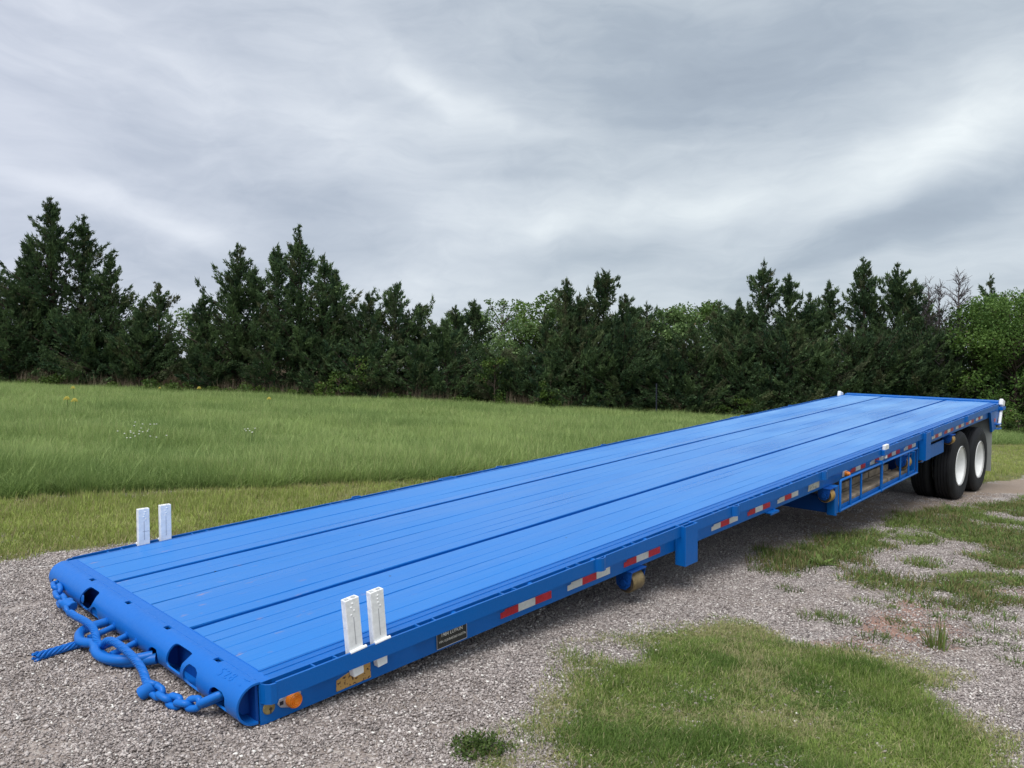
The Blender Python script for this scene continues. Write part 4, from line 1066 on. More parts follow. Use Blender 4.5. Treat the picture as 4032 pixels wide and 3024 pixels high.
# --- rub rails, spools, stake pocket plates, rings
def rail(s):
    m = MB(); n = 90; rs = random.Random(8 + s); V = []; F = []
    for i in range(n):
        x = .03 + (12.86 - .03) * i / (n - 1)
        w = 0.0018 * math.sin(x * 3.1 + s) + rs.uniform(-.0012, .0012); zt = .003 + 0.0016 * math.sin(x * 2.3) + rs.uniform(-.0008, .0008)
        a, b = s * (1.289 + w), s * (1.278 + w)
        V += [(x, a, zt), (x, b, zt), (x, b, zt - .076), (x, a, zt - .076)]
    for i in range(n - 1):
        for k in range(4): F.append((i * 4 + k, i * 4 + (k + 1) % 4, i * 4 + 4 + (k + 1) % 4, i * 4 + 4 + k))
    m.add(V, F); m.f += [(0, 1, 2, 3), tuple(4 * (n - 1) + k for k in (3, 2, 1, 0))]; m.s += [False, False]
    # curved return to the nose
    c = [(.03, s * 1.2835), (.005, s * 1.280), (-.012, s * 1.262), (-.018, s * 1.240)]
    for (xa, ya), (xb, yb) in zip(c[:-1], c[1:]):
        m.add([(xa, ya + s * .0055, -.001), (xa, ya - s * .0055, -.001), (xa, ya - s * .0055, -.085), (xa, ya + s * .0055, -.085),
               (xb, yb + s * .0055, -.001), (xb, yb - s * .0055, -.001), (xb, yb - s * .0055, -.085), (xb, yb + s * .0055, -.085)],
              [(0, 1, 5, 4), (1, 2, 6, 5), (2, 3, 7, 6), (3, 0, 4, 7)])
    return m
spool0 = None; plate0 = None
m = MB(); m.lathe([(.020, -.021), (.020, .021)], (0, 0, 0), 'y', 12); SPOOL = m.mesh('rail_spool', S)
m = MB(); m.box(-.004, .004, -.022, .022, -.070, .004); PLATE = m.mesh('pocket_plate', S)
m = MB(); m.box(-.07, .07, -.006, .021, -.005, .005); LIP = m.mesh('pocket_lip', S)
m = MB()
ring = [(-.045, .0), (-.040, -.016), (-.022, -.030), (0, -.034), (.022, -.030), (.040, -.016), (.045, 0)]
rin = [(-.036, .0), (-.031, -.013), (-.017, -.023), (0, -.0265), (.017, -.023), (.031, -.013), (.036, 0)]
for i in range(6):
    q = [ring[i], ring[i + 1], rin[i + 1], rin[i]]
    m.prism(q, 'z', -.070, .010)
RING = m.mesh('tie_ring', S)
for s in (-1, 1):
    rl = part('rub_rail', rail(s), M_BLUE, bevel=.0)
    k = 0; x = 0.47 + .578
    while x < 12.7:
        if abs(x - 3.25) > .1 and abs(x - 8.93) > .12:
            o = link_mesh('rail_spool', SPOOL, M_BLUE, TR); o.location = (S * x, S * s * 1.257, S * -.028)
        x += .578
    x = .275 if s > 0 else .275
    for k in range(22):
        xc = .275 + .576 * k + (0 if k else 0)
        if abs(xc - 3.25) < .14 or abs(xc - 8.93) < .14 or xc > 12.6: continue
        for dx in (-.05, .05):
            if s < 0 and k == 0 and dx > 0: xx = xc + dx
            o = link_mesh('pocket_plate', PLATE, M_BLUE, TR); o.location = (S * (xc + dx + rnd.uniform(-.01, .01)), S * s * 1.257, S * -.006); o.rotation_euler = (0, 0, rnd.uniform(-.12, .12))
        o = link_mesh('pocket_lip', LIP, M_BLUE, TR); o.location = (S * xc, S * s * 1.258, S * -.081); o.rotation_euler = (0, 0, 0 if s < 0 else math.pi)
    for xr in (2.215, 3.95, 5.70, 9.16, 10.85):
        o = link_mesh('tie_ring', RING, M_BLUE, TR); o.location = (S * xr, S * s * 1.2885, S * -.003); o.rotation_euler = (0, 0, 0 if s < 0 else math.pi)
    # square side pockets reaching below the beam
    for xp, w, zb in ((3.245, .085, -.285), (8.93, .10, -.345)):
        m = MB(); t = .010; y0, y1 = s * 1.24, s * 1.325
        m.box(xp - w, xp + w, y1 - s * t, y1, zb, .004); m.box(xp - w, xp + w, y0, y0 + s * t, zb, .004)
        m.box(xp - w, xp - w + t, y0 + s * t, y1 - s * t, zb, .004); m.box(xp + w - t, xp + w, y0 + s * t, y1 - s * t, zb, .004)
        part('side_pocket', m, M_BLUE, bevel=.003)

# --- reflective tape
TAPE = [(1.39, 1.815, 0), (1.963, 2.389, 1), (2.541, 2.97, 0), (3.682, 4.102, 1), (4.27, 4.682, 0), (4.827, 5.254, 1), (6.541, 6.969, 0), (7.115, 7.54, 1), (7.675, 8.111, 0),
        (8.259, 8.713, 1), (9.394, 9.839, 1), (9.976, 10.416, 0), (10.545, 10.964, 1), (11.104, 11.54, 0), (11.674, 12.081, 1)]
for (x0, x1, odd) in TAPE:
    w = (x1 - x0) / 3
    for k in range(3):
        a, b = x0 + k * w + .0006, x0 + (k + 1) * w - .0006
        red = (k % 2 == 0) ^ bool(odd)
        z0, z1 = -.1525, -.1085
        pts = [(a, z0), (b, z0), (b, z1), (a, z1)] if k else [(a, z0), (b, z0), (b, z1), (a + .035, z1), (a + .033, z1 - .010), (a, z1 - .012)]
        m = MB(); m.prism(pts, 'y', -1.2385, -1.2363)
        part('red_tape' if red else 'white_tape', m, M_RED if red else M_WTAPE)
m = MB(); m.box(9.20, 9.26, -1.2385, -1.2363, -.150, -.125); part('red_tape', m, M_RED)
m = MB(); m.box(12.66, 12.76, -1.2785, -1.2762, -.27, -.215); part('red_tape', m, M_RED)
# --- data plate
m = MB(); m.box(.932, 1.134, -1.2405, -1.2363, -.172, -.094); pl = part('data_plate', m, M_PLATE)
m = MB(); m.box(.932, 1.134, -1.242, -1.2406, -.174, -.1715); m.box(1.1335, 1.136, -1.242, -1.2406, -.1715, -.096); m.box(.930, .9325, -1.242, -1.2406, -.1715, -.096); part('plate_rim', m, M_LAMP, pl)
def plate_text(body, size, xc, zc, width):
    me = text_mesh(body, 1.0)
    xs = [v.co.x for v in me.vertices]; ys = [v.co.y for v in me.vertices]
    sx = width / (max(xs) - min(xs)); cy = (max(ys) + min(ys)) / 2; cx = (max(xs) + min(xs)) / 2; hy = size / (max(ys) - min(ys))
    for v in me.vertices:
        v.co = (S * (xc + (v.co.x - cx) * sx), S * -1.2412, S * (zc + (v.co.y - cy) * hy))
    me.update(); part('plate_lettering', me, M_LABEL, pl)
plate_text('1984 LUFKIN', .0185, 1.035, -.1085, .142)
plate_text('VIN 1L01B4526E1065776', .0125, 1.036, -.141, .182)
m = MB(); m.prism([(.342, -.172), (.530, -.171), (.528, -.098), (.470, -.094), (.345, -.122)], 'y', -1.239, -1.2363); part('yellow_plate', m, M_RUST, label='yellow plate speckled with rust')
m = MB(); m.prism([(5.47, -.160), (5.73, -.157), (5.735, -.094), (5.49, -.091)], 'y', -1.239, -1.2363); part('torn_sticker', m, M_PATCH)
# --- lamps
m = MB(); m.prism([(.056, -.120), (.066, -.100), (.100, -.092), (.158, -.094), (.166, -.104), (.160, -.120), (.105, -.150), (.068, -.136)], 'y', -1.244, -1.2363)
lp = part('lamp_bracket', m, M_LAMP, bevel=.001); m = MB(); m.box(.063, .080, -1.2455, -1.2442, -.126, -.110); part('lamp_plug', m, M_DARK, lp)
m = MB(); m.lathe([(.0001, -.030), (.012, -.030), (.013, -.028), (.030, -.027), (.0335, -.020), (.034, .0)], (.124, -1.244, -.119), 'y', 28)
for k in range(3): m.lathe([(.010 + .007 * k, -.0295 + .0007 * k), (.0115 + .007 * k, -.0315), (.013 + .007 * k, -.0285)], (.124, -1.244, -.119), 'y', 28)
part('amber_lens', m, M_AMBER, lp)
m = MB(); m.lathe([(.0001, -.004), (.020, -.005), (.0255, -.004), (.028, 0)], (.018, -1.237, -.1195), 'y', 28); dc = part('brass_cap', m, M_BRASS)
m = MB(); m.lathe([(.0001, -.008), (.006, -.007), (.007, -.004)], (.024, -1.237, -.125), 'y', 12); m.box(.020, .026, -1.2425, -1.2405, -.145, -.128); part('cap_stud', m, M_HUB, dc)
m = MB(); m.prism([(6.30, -.150), (6.42, -.150), (6.42, -.100), (6.33, -.098)], 'y', -1.252, -1.2363); lb = part('lamp_bracket', m, M_LAMP, bevel=.002)
m = MB(); m.lathe([(.0001, -.046), (.018, -.046), (.022, -.030), (.026, -.028), (.028, 0)], (6.36, -1.252, -.124), 'y', 20); part('amber_lens', m, M_AMBER, lb)
m = MB(); m.box(4.60, 4.76, -1.28, -1.20, -.194, -.186); m.box(4.60, 4.76, -1.285, -1.279, -.204, -.186); m.box(4.72, 4.76, -1.25, -1.20, -.186, -.176); part('step_tab', m, M_BLUE)

# --- skid rollers under the side beam
def roller(x0, x1, yc, zc, r, mat):
    # axle along the trailer: saddle on top, a cheek at either end
    xm = (x0 + x1) / 2; zt = -.187
    m = MB(); m.box(x0 - .022, x1 + .022, yc - r * .92, yc + r * .95, zt - .009, zt)
    for xa, xb in ((x0 - .018, x0 - .008), (x1 + .008, x1 + .018)):
        m.prism([(yc - r * .88, zt - .009), (yc + r * .9, zt - .009), (yc + r * .80, zc - r * .25), (yc + r * .35, zc - r * .62), (yc - r * .2, zc - r * .62), (yc - r * .62, zc - r * .2)], 'x', xa, xb)
    m.box(x0 - .024, x0 - .018, yc - r * .62, yc - r * .50, zc + r * .05, zc + r * .75)
    b = part('roller_bracket', m, M_DKBLUE, bevel=.001)
    m = MB(); m.lathe([(.013, -.012), (.022, -.012), (.024, 0)], (x0 - .018, yc, zc), 'x', 14)
    for k in range(8):
        a = k * math.pi / 4; m.lathe([(.0001, -.007), (.0055, -.006), (.006, 0)], (x0 - .018, yc + r * .5 * math.cos(a), zc + r * .5 * math.sin(a)), 'x', 6)
    part('axle_boss', m, M_DKBLUE, b)
    m = MB(); m.lathe([(r * .93, x0 - xm), (r, x0 - xm + .008), (r, x1 - xm - .008), (r * .93, x1 - xm)], (xm, yc, zc), 'x', 36); part('roller', m, mat, b)
    m = MB(); m.lathe([(r * .40, -.003), (r * .60, -.001), (r * .66, -.004), (r * .76, -.0005), (r * .90, -.001)], (x0, yc, zc), 'x', 30); part('roller_side', m, M_HUB, b)
roller(2.60, 2.73, -1.205, -.272, .074, M_ROLLB)
roller(5.85, 5.945, -1.245, -.262, .070, M_ROLL); roller(8.20, 8.34, -1.232, -.285, .076, M_ROLL); roller(10.20, 10.32, -1.225, -.258, .068, M_ROLL)
roller(8.93, 9.05, -1.195, -.335, .062, M_ROLL)

# --- dunnage rack between the rollers and the wheels
y = -1.305
def pipe_gate(x0, x1, bars):
    m = MB(); zt, zb = -.146, -.447
    m.tube([(x0, y, zb), (x0, y, zt - .012), (x0 + .012, y, zt), (x1 - .012, y, zt), (x1, y, zt - .012), (x1, y, zb), ], .0125, 10)
    m.tube([(x0 - .015, y, zb), (x1 + .015, y, zb)], .0135, 10)
    o = part('gate_frame', m, M_BLUE)
    for b in bars:
        m = MB(); m.tube([(b, y, zb), (b - .004, y, zt)], .0115, 10); part('gate_bar', m, M_BLUE, o)
pipe_gate(6.085, 7.262, (6.36, 6.657)); pipe_gate(7.285, 8.54, (7.91, 8.215))
m = MB(); m.lathe([(.020, -.02), (.020, .02)], (7.273, y, -.146), 'x', 10); m.lathe([(.020, -.02), (.020, .02)], (7.273, y, -.447), 'x', 10); m.box(7.255, 7.29, y - .016, y + .06, -.135, -.12); m.tube([(7.273, y, -.16), (7.273, y, -.215)], .005, 6); part('gate_clamp', m, M_BLUE)
m = MB(); m.box(5.965, 6.055, -1.30, -1.22, -.465, -.186); m.box(5.965, 6.0, -1.31, -1.22, -.475, -.465); part('rack_post', m, M_BLUE, bevel=.004)
m = MB(); m.box(8.50, 8.56, -1.29, -1.22, -.455, -.186); part('rack_post', m, M_BLUE, bevel=.004)
m = MB(); m.box(6.055, 8.50, -1.288, -1.275, -.452, -.408); m.prism([(6.055, -.452), (6.40, -.452), (6.055, -.40)], 'y', -1.274, -1.268); part('rack_sill', m, M_BLUE)
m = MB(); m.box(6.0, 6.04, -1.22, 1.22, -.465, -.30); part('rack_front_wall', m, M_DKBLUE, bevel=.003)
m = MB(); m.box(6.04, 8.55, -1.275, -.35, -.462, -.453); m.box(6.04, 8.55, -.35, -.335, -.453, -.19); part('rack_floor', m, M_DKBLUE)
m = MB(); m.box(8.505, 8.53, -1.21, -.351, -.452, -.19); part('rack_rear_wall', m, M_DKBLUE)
for xx in (6.9, 7.7):
    m = MB(); m.box(xx, xx + .05, -1.275, -.35, -.475, -.4625); part('rack_bearer', m, M_DKBLUE)

# --- underbody
for yy in (.42, -.42):
    m = MB(); m.box(.1, 12.9, yy - .07, yy + .07, -.185, -.165); m.box(.1, 12.9, yy - .008, yy + .008, -.165, -.06); m.box(.1, 12.9, yy - .07, yy + .07, -.06, -.045)
    m.prism([(5.6, -.185), (12.9, -.185), (12.9, -.36), (6.4, -.36)], 'y', yy - .008, yy + .008); m.box(6.4, 12.9, yy - .07, yy + .07, -.38, -.36)
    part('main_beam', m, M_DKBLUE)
m = MB()
CM = None
for k in range(22):
    xx = .35 + k * .58
    mm = MB(); mm.box(-.02, .02, -1.225, 1.225, -.165, -.155); mm.box(-.004, .004, -1.225, 1.225, -.155, -.048)
    if CM is None: CM = part('cross_member', mm, M_DKBLUE, loc=(xx, 0, 0))
    else: share('cross_member', CM, TR, (xx, 0, 0))
m = MB(); m.box(9.02, 10.05, -1.215, -1.195, -.41, -.238); m.box(9.02, 10.05, -1.195, -.5, -.41, -.395); m.prism([(9.02, -.41), (9.12, -.41), (9.02, -.36)], 'y', -1.225, -1.216); part('suspension_side_plate', m, M_BLUE, bevel=.003)
m = MB(); m.box(9.28, 10.02, -1.18, -.6, -.232, -.188); part('air_tank_cover', m, M_DARK)

# --- wheels
TYRE_P = [(.278, -.114), (.330, -.128), (.40, -.132), (.452, -.124), (.478, -.108), (.489, -.092)]
def tyre_prof():
    h = TYRE_P[:]; tread = []
    for k in range(5):
        a = -.086 + k * .0378; tread += [(.495, a), (.495, a + .026), (.483, a + .028), (.483, a + .0355)]
    tread = tread[:-2]
    return h + tread + [(r, -o) for r, o in h[::-1]]
m = MB(); m.lathe(tyre_prof(), (0, 0, 0), 'y', 56, False); TY = m.mesh('tyre', S)
m = MB(); m.lathe([(.280, -.124), (.287, -.118), (.281, -.108), (.266, -.104), (.258, -.080), (.246, .02), (.235, .052), (.18, .056), (.14, .048), (.132, .0), (.085, -.015), (.0001, -.018)], (0, 0, 0), 'y', 48, False); RIM = m.mesh('rim', S)
m = MB()
for k in range(10):
    a = 2 * math.pi * k / 10; m.lathe([(.0001, -.012), (.012, -.012), (.013, .004)], (.195 * math.cos(a), .052, .195 * math.sin(a)), 'y', 8)
NUT = m.mesh('wheel_nuts', S)
M_TYRE.use_backface_culling = False
for (xw, zw) in ((10.765, -.702), (11.855, -.765)):
    for s in (-1, 1):
        for (yy, outer) in ((1.145, True), (.845, False)):
            w = empty('wheel', tuple(S * c for c in (xw, s * yy, zw)), (0, rnd.uniform(0, 6), 0 if s < 0 else math.pi), TR)
            link_mesh('tyre', TY, M_TYRE, w)
            if outer or True:
                link_mesh('rim', RIM, M_RIM, w)
            if outer: link_mesh('wheel_nuts', NUT, M_RIM, w)
    m = MB(); m.tube([(xw, -1.05, zw), (xw, 1.05, zw)], .055, 16); part('axle', m, M_DARK)
    m = MB()
    for yy in (.45, -.45):
        m.box(xw - .5, xw + .5, yy - .035, yy + .035, zw + .055, zw + .095); m.box(xw - .06, xw + .06, yy - .05, yy + .05, zw + .095, -.38)
    part('leaf_spring', m, M_DARK)
m = MB()
for s in (-1, 1): m.box(12.60, 12.612, s * 1.265, s * .70, -1.06, -.20)
MF = MB(); MF.add(m.v[:8], m.f[:6]); part('mud_flap', MF, M_FLAP)
MF = MB(); MF.add(m.v[8:], [tuple(i - 8 for i in f) for f in m.f[6:]]); part('mud_flap', MF, M_FLAP)

# --- tail
m = MB(); m.box(13.105, 13.21, -1.236, 1.236, -.19, .022); m.tube([(13.215, -1.236, .016), (13.215, 1.236, .016)], .016, 10); part('tail_beam', m, M_BLUE, bevel=.004)
for s in (-1, 1):
    m = MB(); m.prism([(12.42, -.096), (12.90, -.09), (12.90, .0), (13.10, .0), (13.10, -.06), (12.79, -.40), (12.58, -.425), (12.47, -.19)], 'y', s * 1.275, s * 1.240)
    part('tail_gusset', m, M_BLUE, bevel=.003)
    m = MB(); m.box(12.97, 13.17, s * 1.335, s * 1.25, -.11, -.062); m.box(12.99, 13.15, s * 1.325, s * 1.25, -.062, -.05)
    part('stake_bracket', m, M_BLUE, bevel=.003)
    m = MB(); m.box(12.76, 12.92, s * 1.335, s * 1.25, -.40, -.385); m.box(12.76, 12.93, s * 1.33, s * 1.25, -.325, -.312); part('stake_bracket', m, M_BLUE, bevel=.002)
m = MB(); m.box(12.9, 12.95, -1.2, 1.2, -.36, -.19); part('under_ride_bar', m, M_DKBLUE)
m = MB(); m.box(7.30, 7.47, -1.325, -1.29, -.068, -.008); part('stake_bracket', m, M_BLUE, bevel=.003)

# --- tow eye welded to the nose
m = MB()
path = [(-.115, .225, -.098), (-.17, .222, -.098), (-.225, .218, -.10), (-.262, .190, -.104), (-.283, .14, -.108), (-.292, .085, -.11), (-.280, .03, -.106), (-.264, -.005, -.103), (-.268, -.05, -.106), (-.283, -.11, -.112), (-.282, -.17, -.116), (-.262, -.23, -.118), (-.225, -.285, -.118), (-.17, -.33, -.116), (-.11, -.36, -.112)]
def smooth_path(p, n=6):
    p = [Vector(q) for q in p]; out = []
    for i in range(len(p) - 1):
        a, b, c, d = p[max(i - 1, 0)], p[i], p[i + 1], p[min(i + 2, len(p) - 1)]
        for k in range(n):
            t = k / n
            out.append(0.5 * ((2 * b) + (c - a) * t + (2 * a - 5 * b + 4 * c - d) * t * t + (3 * b - a - 3 * c + d) * t ** 3))
    out.append(p[-1]); return out
m.tube(smooth_path(path), .0235, 14)
m.tube(smooth_path([(-.262, -.02, -.128), (-.262, -.09, -.134), (-.255, -.16, -.138), (-.235, -.23, -.138), (-.20, -.29, -.136), (-.15, -.34, -.13), (-.10, -.38, -.125)]), .026, 12)
part('tow_eye', m, M_NOSE)
for yb, xe in ((.215, -.20), (.105, -.205), (-.070, -.20), (-.195, -.20)):
    m = MB(); m.tube([(-.112, yb + .012, -.094), (-.135, yb + .006, -.095), (xe, yb - .010, -.102), (xe - .05, yb - .018, -.106)], [.0165, .0155, .0155, .0155], 12)
    m.lathe([(.023, -.012), (.019, .0), (.0165, .008)], (-.118, yb + .010, -.094), 'x', 12)
    part('tow_eye_bar', m, M_NOSE)

# ------------------------------------------------------------------ tow cable and chains hanging on the nose
TB = empty('tow_cable'); TB.matrix_world = T_MAT
tag(TB, 'twisted blue wire rope on chains hanging across the trailer nose', 'tow cable')
def rope(path, r, strands=6, twist=52.0, fray=0.0):
    p = smooth_path(path, 8)
    # even steps
    L = [0.0]
    for a, b in zip(p[:-1], p[1:]): L.append(L[-1] + (b - a).length)
    n = max(8, int(L[-1] / .006)); pts = []
    j = 0
    for i in range(n + 1):
        s = L[-1] * i / n
        while j < len(L) - 2 and L[j + 1] < s: j += 1
        t = (s - L[j]) / max(1e-9, L[j + 1] - L[j]); pts.append(p[j].lerp(p[j + 1], t))
    m = MB(); up = Vector((0, 0, 1)); fr = []
    for i, q in enumerate(pts):
        t = (pts[min(i + 1, n)] - pts[max(i - 1, 0)]).normalized(); s_ = t.cross(up)
        if s_.length < .05: s_ = t.orthogonal()
        s_.normalize(); u = s_.cross(t).normalized(); up = u; fr.append((q, s_, u))
    for k in range(strands):
        path_k = []
        for i, (q, s_, u) in enumerate(fr):
            sp = L[-1] * i / n; a = 2 * math.pi * k / strands + twist * sp
            op = 1.0 + fray * max(0, (i / n - .72) / .28) ** 1.5
            path_k.append(q + (s_ * math.cos(a) + u * math.sin(a)) * r * .64 * op)
        m.tube(path_k, r * .37, 6)
    return m
def tcol(o): return o
def tpart(name, mb): return part(name, mb, M_NOSE, TB)
tpart('wire_rope', rope([(-.232, .455, -.078), (-.240, .40, -.062), (-.240, .325, -.060), (-.236, .20, -.052), (-.238, .08, -.052), (-.248, .0, -.066), (-.256, -.045, -.090), (-.245, -.085, -.098), (-.243, -.125, -.070), (-.238, -.155, -.056), (-.229, -.20, -.052), (-.224, -.31, -.055), (-.224, -.435, -.064), (-.230, -.545, -.080), (-.246, -.635, -.100), (-.252, -.668, -.112)], .0190, 6, 58.0))
def gz(x, y):           # trailer z of the ground under trailer x, y
    w = TP(x, y, -.19); return -.19 - (w[2] - float(g(w[0], w[1]))) / S
tpart('wire_rope_tail', rope([(-.235, .02, -.105), (-.262, .085, -.130), (-.300, .115, gz(-.30, .115) + .030), (-.395, .105, gz(-.395, .105) + .024), (-.50, .075, gz(-.5, .075) + .022)], .0205, 6, 34.0, .5))
def socket(c, ax, ring_c, ring_n):
    m = MB(); c = Vector(c); ax = Vector(ax).normalized()
    m.tube([c - ax * .034, c - ax * .030, c + ax * .030, c + ax * .034], [.027, .0305, .0305, .027], 18)
    m.tube([c - ax * .0345, c - ax * .0355], [.020, .014], 14)
    o = tpart('rope_socket', m)
    return o
socket((-.262, -.690, -.118), (-.5, .30, -.35), None, None)
socket((-.205, .560, -.066), (-.25, .9, .22), None, None)
def link(c, d, up, L=.100, wd=.068, r=.0148, name='chain_link'):
    """oval link centred at c, long axis d, flat normal up"""
    c = Vector(c); d = Vector(d).normalized(); n = Vector(up); n = (n - d * n.dot(d)).normalized(); s = d.cross(n)
    a = wd / 2 - r; b = L / 2 - r - a; pts = []
    for k in range(9):
        t = -math.pi / 2 + math.pi * k / 8; pts.append(c + d * (b + a * math.cos(t)) + s * a * math.sin(t))
    for k in range(9):
        t = math.pi / 2 + math.pi * k / 8; pts.append(c + d * (-b + a * math.cos(t)) + s * a * math.sin(t))
    m = MB(); m.tube(pts, r, 10, False, True); return tpart(name, m)
link((-.240, -.690, -.104), (.3, -.8, .1), (.6, .3, .7), .088, .070, .0125)
ch = [(-.240, -.735, -.118), (-.228, -.790, -.132), (-.212, -.848, -.137), (-.196, -.905, -.135), (-.176, -.960, -.122)]
for i in range(len(ch)):
    a = Vector(ch[max(i - 1, 0)]); b = Vector(ch[min(i + 1, len(ch) - 1)])
    link(ch[i], b - a, (.55, .1, .8) if i % 2 else (-.75, -.25, .45))
link((-.125, -1.030, -.098), (.62, -.55, .34), (.2, .5, .8), .135, .074, .0175, 'shackle')
cl = [(-.192, .625, -.082), (-.186, .705, -.100), (-.178, .788, -.106), (-.166, .870, -.098), (-.153, .950, -.088), (-.137, 1.02, -.084)]
for i in range(len(cl)):
    a = Vector(cl[max(i - 1, 0)]); b = Vector(cl[min(i + 1, len(cl) - 1)])
    link(cl[i], b - a, (.55, .1, .8) if i % 2 else (-.75, -.25, .45), .122, .076, .0150)
link((-.115, 1.065, -.088), (.5, .6, .1), (.2, -.4, .8), .105, .062, .0155, 'shackle')
link((-.222, .505, -.080), (.2, .8, .1), (.75, -.5, .45), .085, .072, .0125)

# ------------------------------------------------------------------ white stakes
def twin_stake(name, x, s, lean, label, scratch=None):
    """two rectangular tubes side by side, open at the top, tapered foot, retaining pin"""
    root = empty(name); tag(root, label, 'stake', 'white twin-tube stakes standing in the front pockets')
    root.matrix_world = T_MAT @ Matrix.Translation((S * x, S * s * 1.257, 0)) @ Matrix.Rotation(lean, 4, 'Y')
    w, d, t, zt = .073, .036, .005, .243
    m = MB(); y0, y1 = -d / 2, d / 2
    m.box(-w / 2, w / 2, y0, y0 + t, -.07, zt); m.box(-w / 2, w / 2, y1 - t, y1, -.07, zt)
    for xx in (-w / 2, -t, w / 2 - t): m.box(xx, xx + (t if xx != -t else 2 * t), y0 + t, y1 - t, -.07, zt)
    m.box(-w / 2 + t, w / 2 - t, y0 + t, y1 - t, .12, .13)
    part('stake_body', m, M_WHITE, root, bevel=.0018)
    m = MB(); yo = s * d / 2
    m.prism([(-.031, -.07), (.032, -.07), (.029, -.118), (-.024, -.120)], 'y', y0 + .001, y1 - .001); part('stake_foot', m, M_WHITE, root, bevel=.002)
    m = MB(); m.tube([(-w / 2 - .004, yo + s * .006, .004), (w / 2 + .012, yo + s * .006, .004)], .0085, 10); part('stake_pin', m, M_WHITE, root)
    m = MB()
    for q in (-1, 1):
        yy = q * (d / 2)
        m.box(-.0018, .0018, yy - .0006, yy + .0006, .030, .158)
    part('stake_seam', m, M_LAMP, root)
    if scratch:
        m = MB(); yy = -s * (d / 2); m.box(-.010, .032, yy - .0006, yy + .0006, .086, .089); part('scratch_mark', m, M_LAMP, root)
    m = MB(); rr = random.Random(int(x * 100))
    for k in range(4):
        m.lathe([(.0001, -.003), (.004, -.002), (.006, 0)], (rr.uniform(-.012, .012), -d / 2, .17 + k * .017), 'y', 8)
    part('weld_drip', m, M_WHITE, root)
twin_stake('stake', .432, -1, R(-3.5), 'white twin-tube stake on the near side, the one closer to the amber lamp')
twin_stake('stake', .566, -1, R(-3.0), 'white twin-tube stake on the near side, the one closer to the black data plate')
twin_stake('stake', .460, 1, R(2.0), 'white twin-tube stake on the far side with a cross-shaped scratch, nearer the nose', True)
twin_stake('stake', .606, 1, R(2.0), 'white twin-tube stake on the far side without a scratch, farther from the nose')
for s, lab in ((-1, 'white stake at the near rear corner of the trailer deck'), (1, 'white stake at the far rear corner of the trailer deck')):
    root = empty('corner_stake'); tag(root, lab, 'stake', 'white stakes at the rear corners'); root.matrix_world = T_MAT @ Matrix.Translation((S * 13.06, S * s * 1.30, 0)) @ Matrix.Rotation(R(16) if s < 0 else R(16), 4, 'Y')
    m = MB(); m.box(-.075, .075, -.03, .03, -.045, .062); part('stake_head', m, M_WHITE, root, bevel=.012)
    m = MB(); m.tube([(0, 0, -.045), (-.02, 0, -.20), (-.05, 0, -.39)], .024, 10); part('stake_shank', m, M_WHITE, root)
root = empty('peg_stake'); tag(root, 'short white stake in the near rail above the timber rack', 'stake'); root.matrix_world = T_MAT @ Matrix.Translation((S * 7.385, S * -1.308, 0))
m = MB(); m.box(-.062, .062, -.016, .016, -.008, .046); part('stake_head', m, M_WHITE, root, bevel=.004)
m = MB(); m.box(-.026, .026, -.012, .012, -.108, -.0085); part('stake_shank', m, M_WHITE, root, bevel=.004)

# ------------------------------------------------------------------ timbers lying in the rack
def timber(x0, x1, y0, y1, z0, z1, label, skew=0.0):
    root = MB(); rr = random.Random(int(x0 * 100 + z0 * 1000)); n = 10; V = []; F = []
    for i in range(n + 1):
        x = x0 + (x1 - x0) * i / n; w = lambda: rr.uniform(-.003, .003); sk = skew * (i / n - .5)
        V += [(x, y0 + sk + w(), z0), (x, y1 + sk + w(), z0), (x, y1 + sk + w(), z1 + w()), (x, y0 + sk + w(), z1 + w())]
    for i in range(n):
        for k in range(4): F.append((i * 4 + k, i * 4 + (k + 1) % 4, i * 4 + 4 + (k + 1) % 4, i * 4 + 4 + k))
    F += [(3, 2, 1, 0), tuple(4 * n + k for k in range(4))]
    root.add(V, F)
    o = link_mesh('timber', root.mesh('timber', S, .003), M_TIMBER); o.matrix_world = T_MAT
    tag(o, label, 'timber', 'grey timbers stacked in the pipe rack')
timber(6.07, 7.66, -1.255, -1.12, -.452, -.385, 'grey timber at the bottom front of the rack, left half', .02)
timber(7.68, 8.46, -1.25, -1.12, -.452, -.388, 'short grey timber at the bottom front of the rack, right end under the roller', .01)
timber(6.08, 8.2, -1.105, -.96, -.452, -.382, 'grey timber lying second from the front on the rack floor', -.03)
timber(6.10, 7.55, -1.085, -.94, -.380, -.310, 'grey timber in the second layer of the rack, left half', .02)
timber(7.57, 8.15, -1.09, -.96, -.380, -.305, 'grey timber in the second layer of the rack, right of the joint', -.02)
timber(6.12, 8.3, -.93, -.78, -.452, -.300, 'thick grey timber at the back of the rack', .0)
timber(6.3, 8.2, -.92, -.79, -.298, -.235, 'grey timber topmost at the back of the rack', .05)

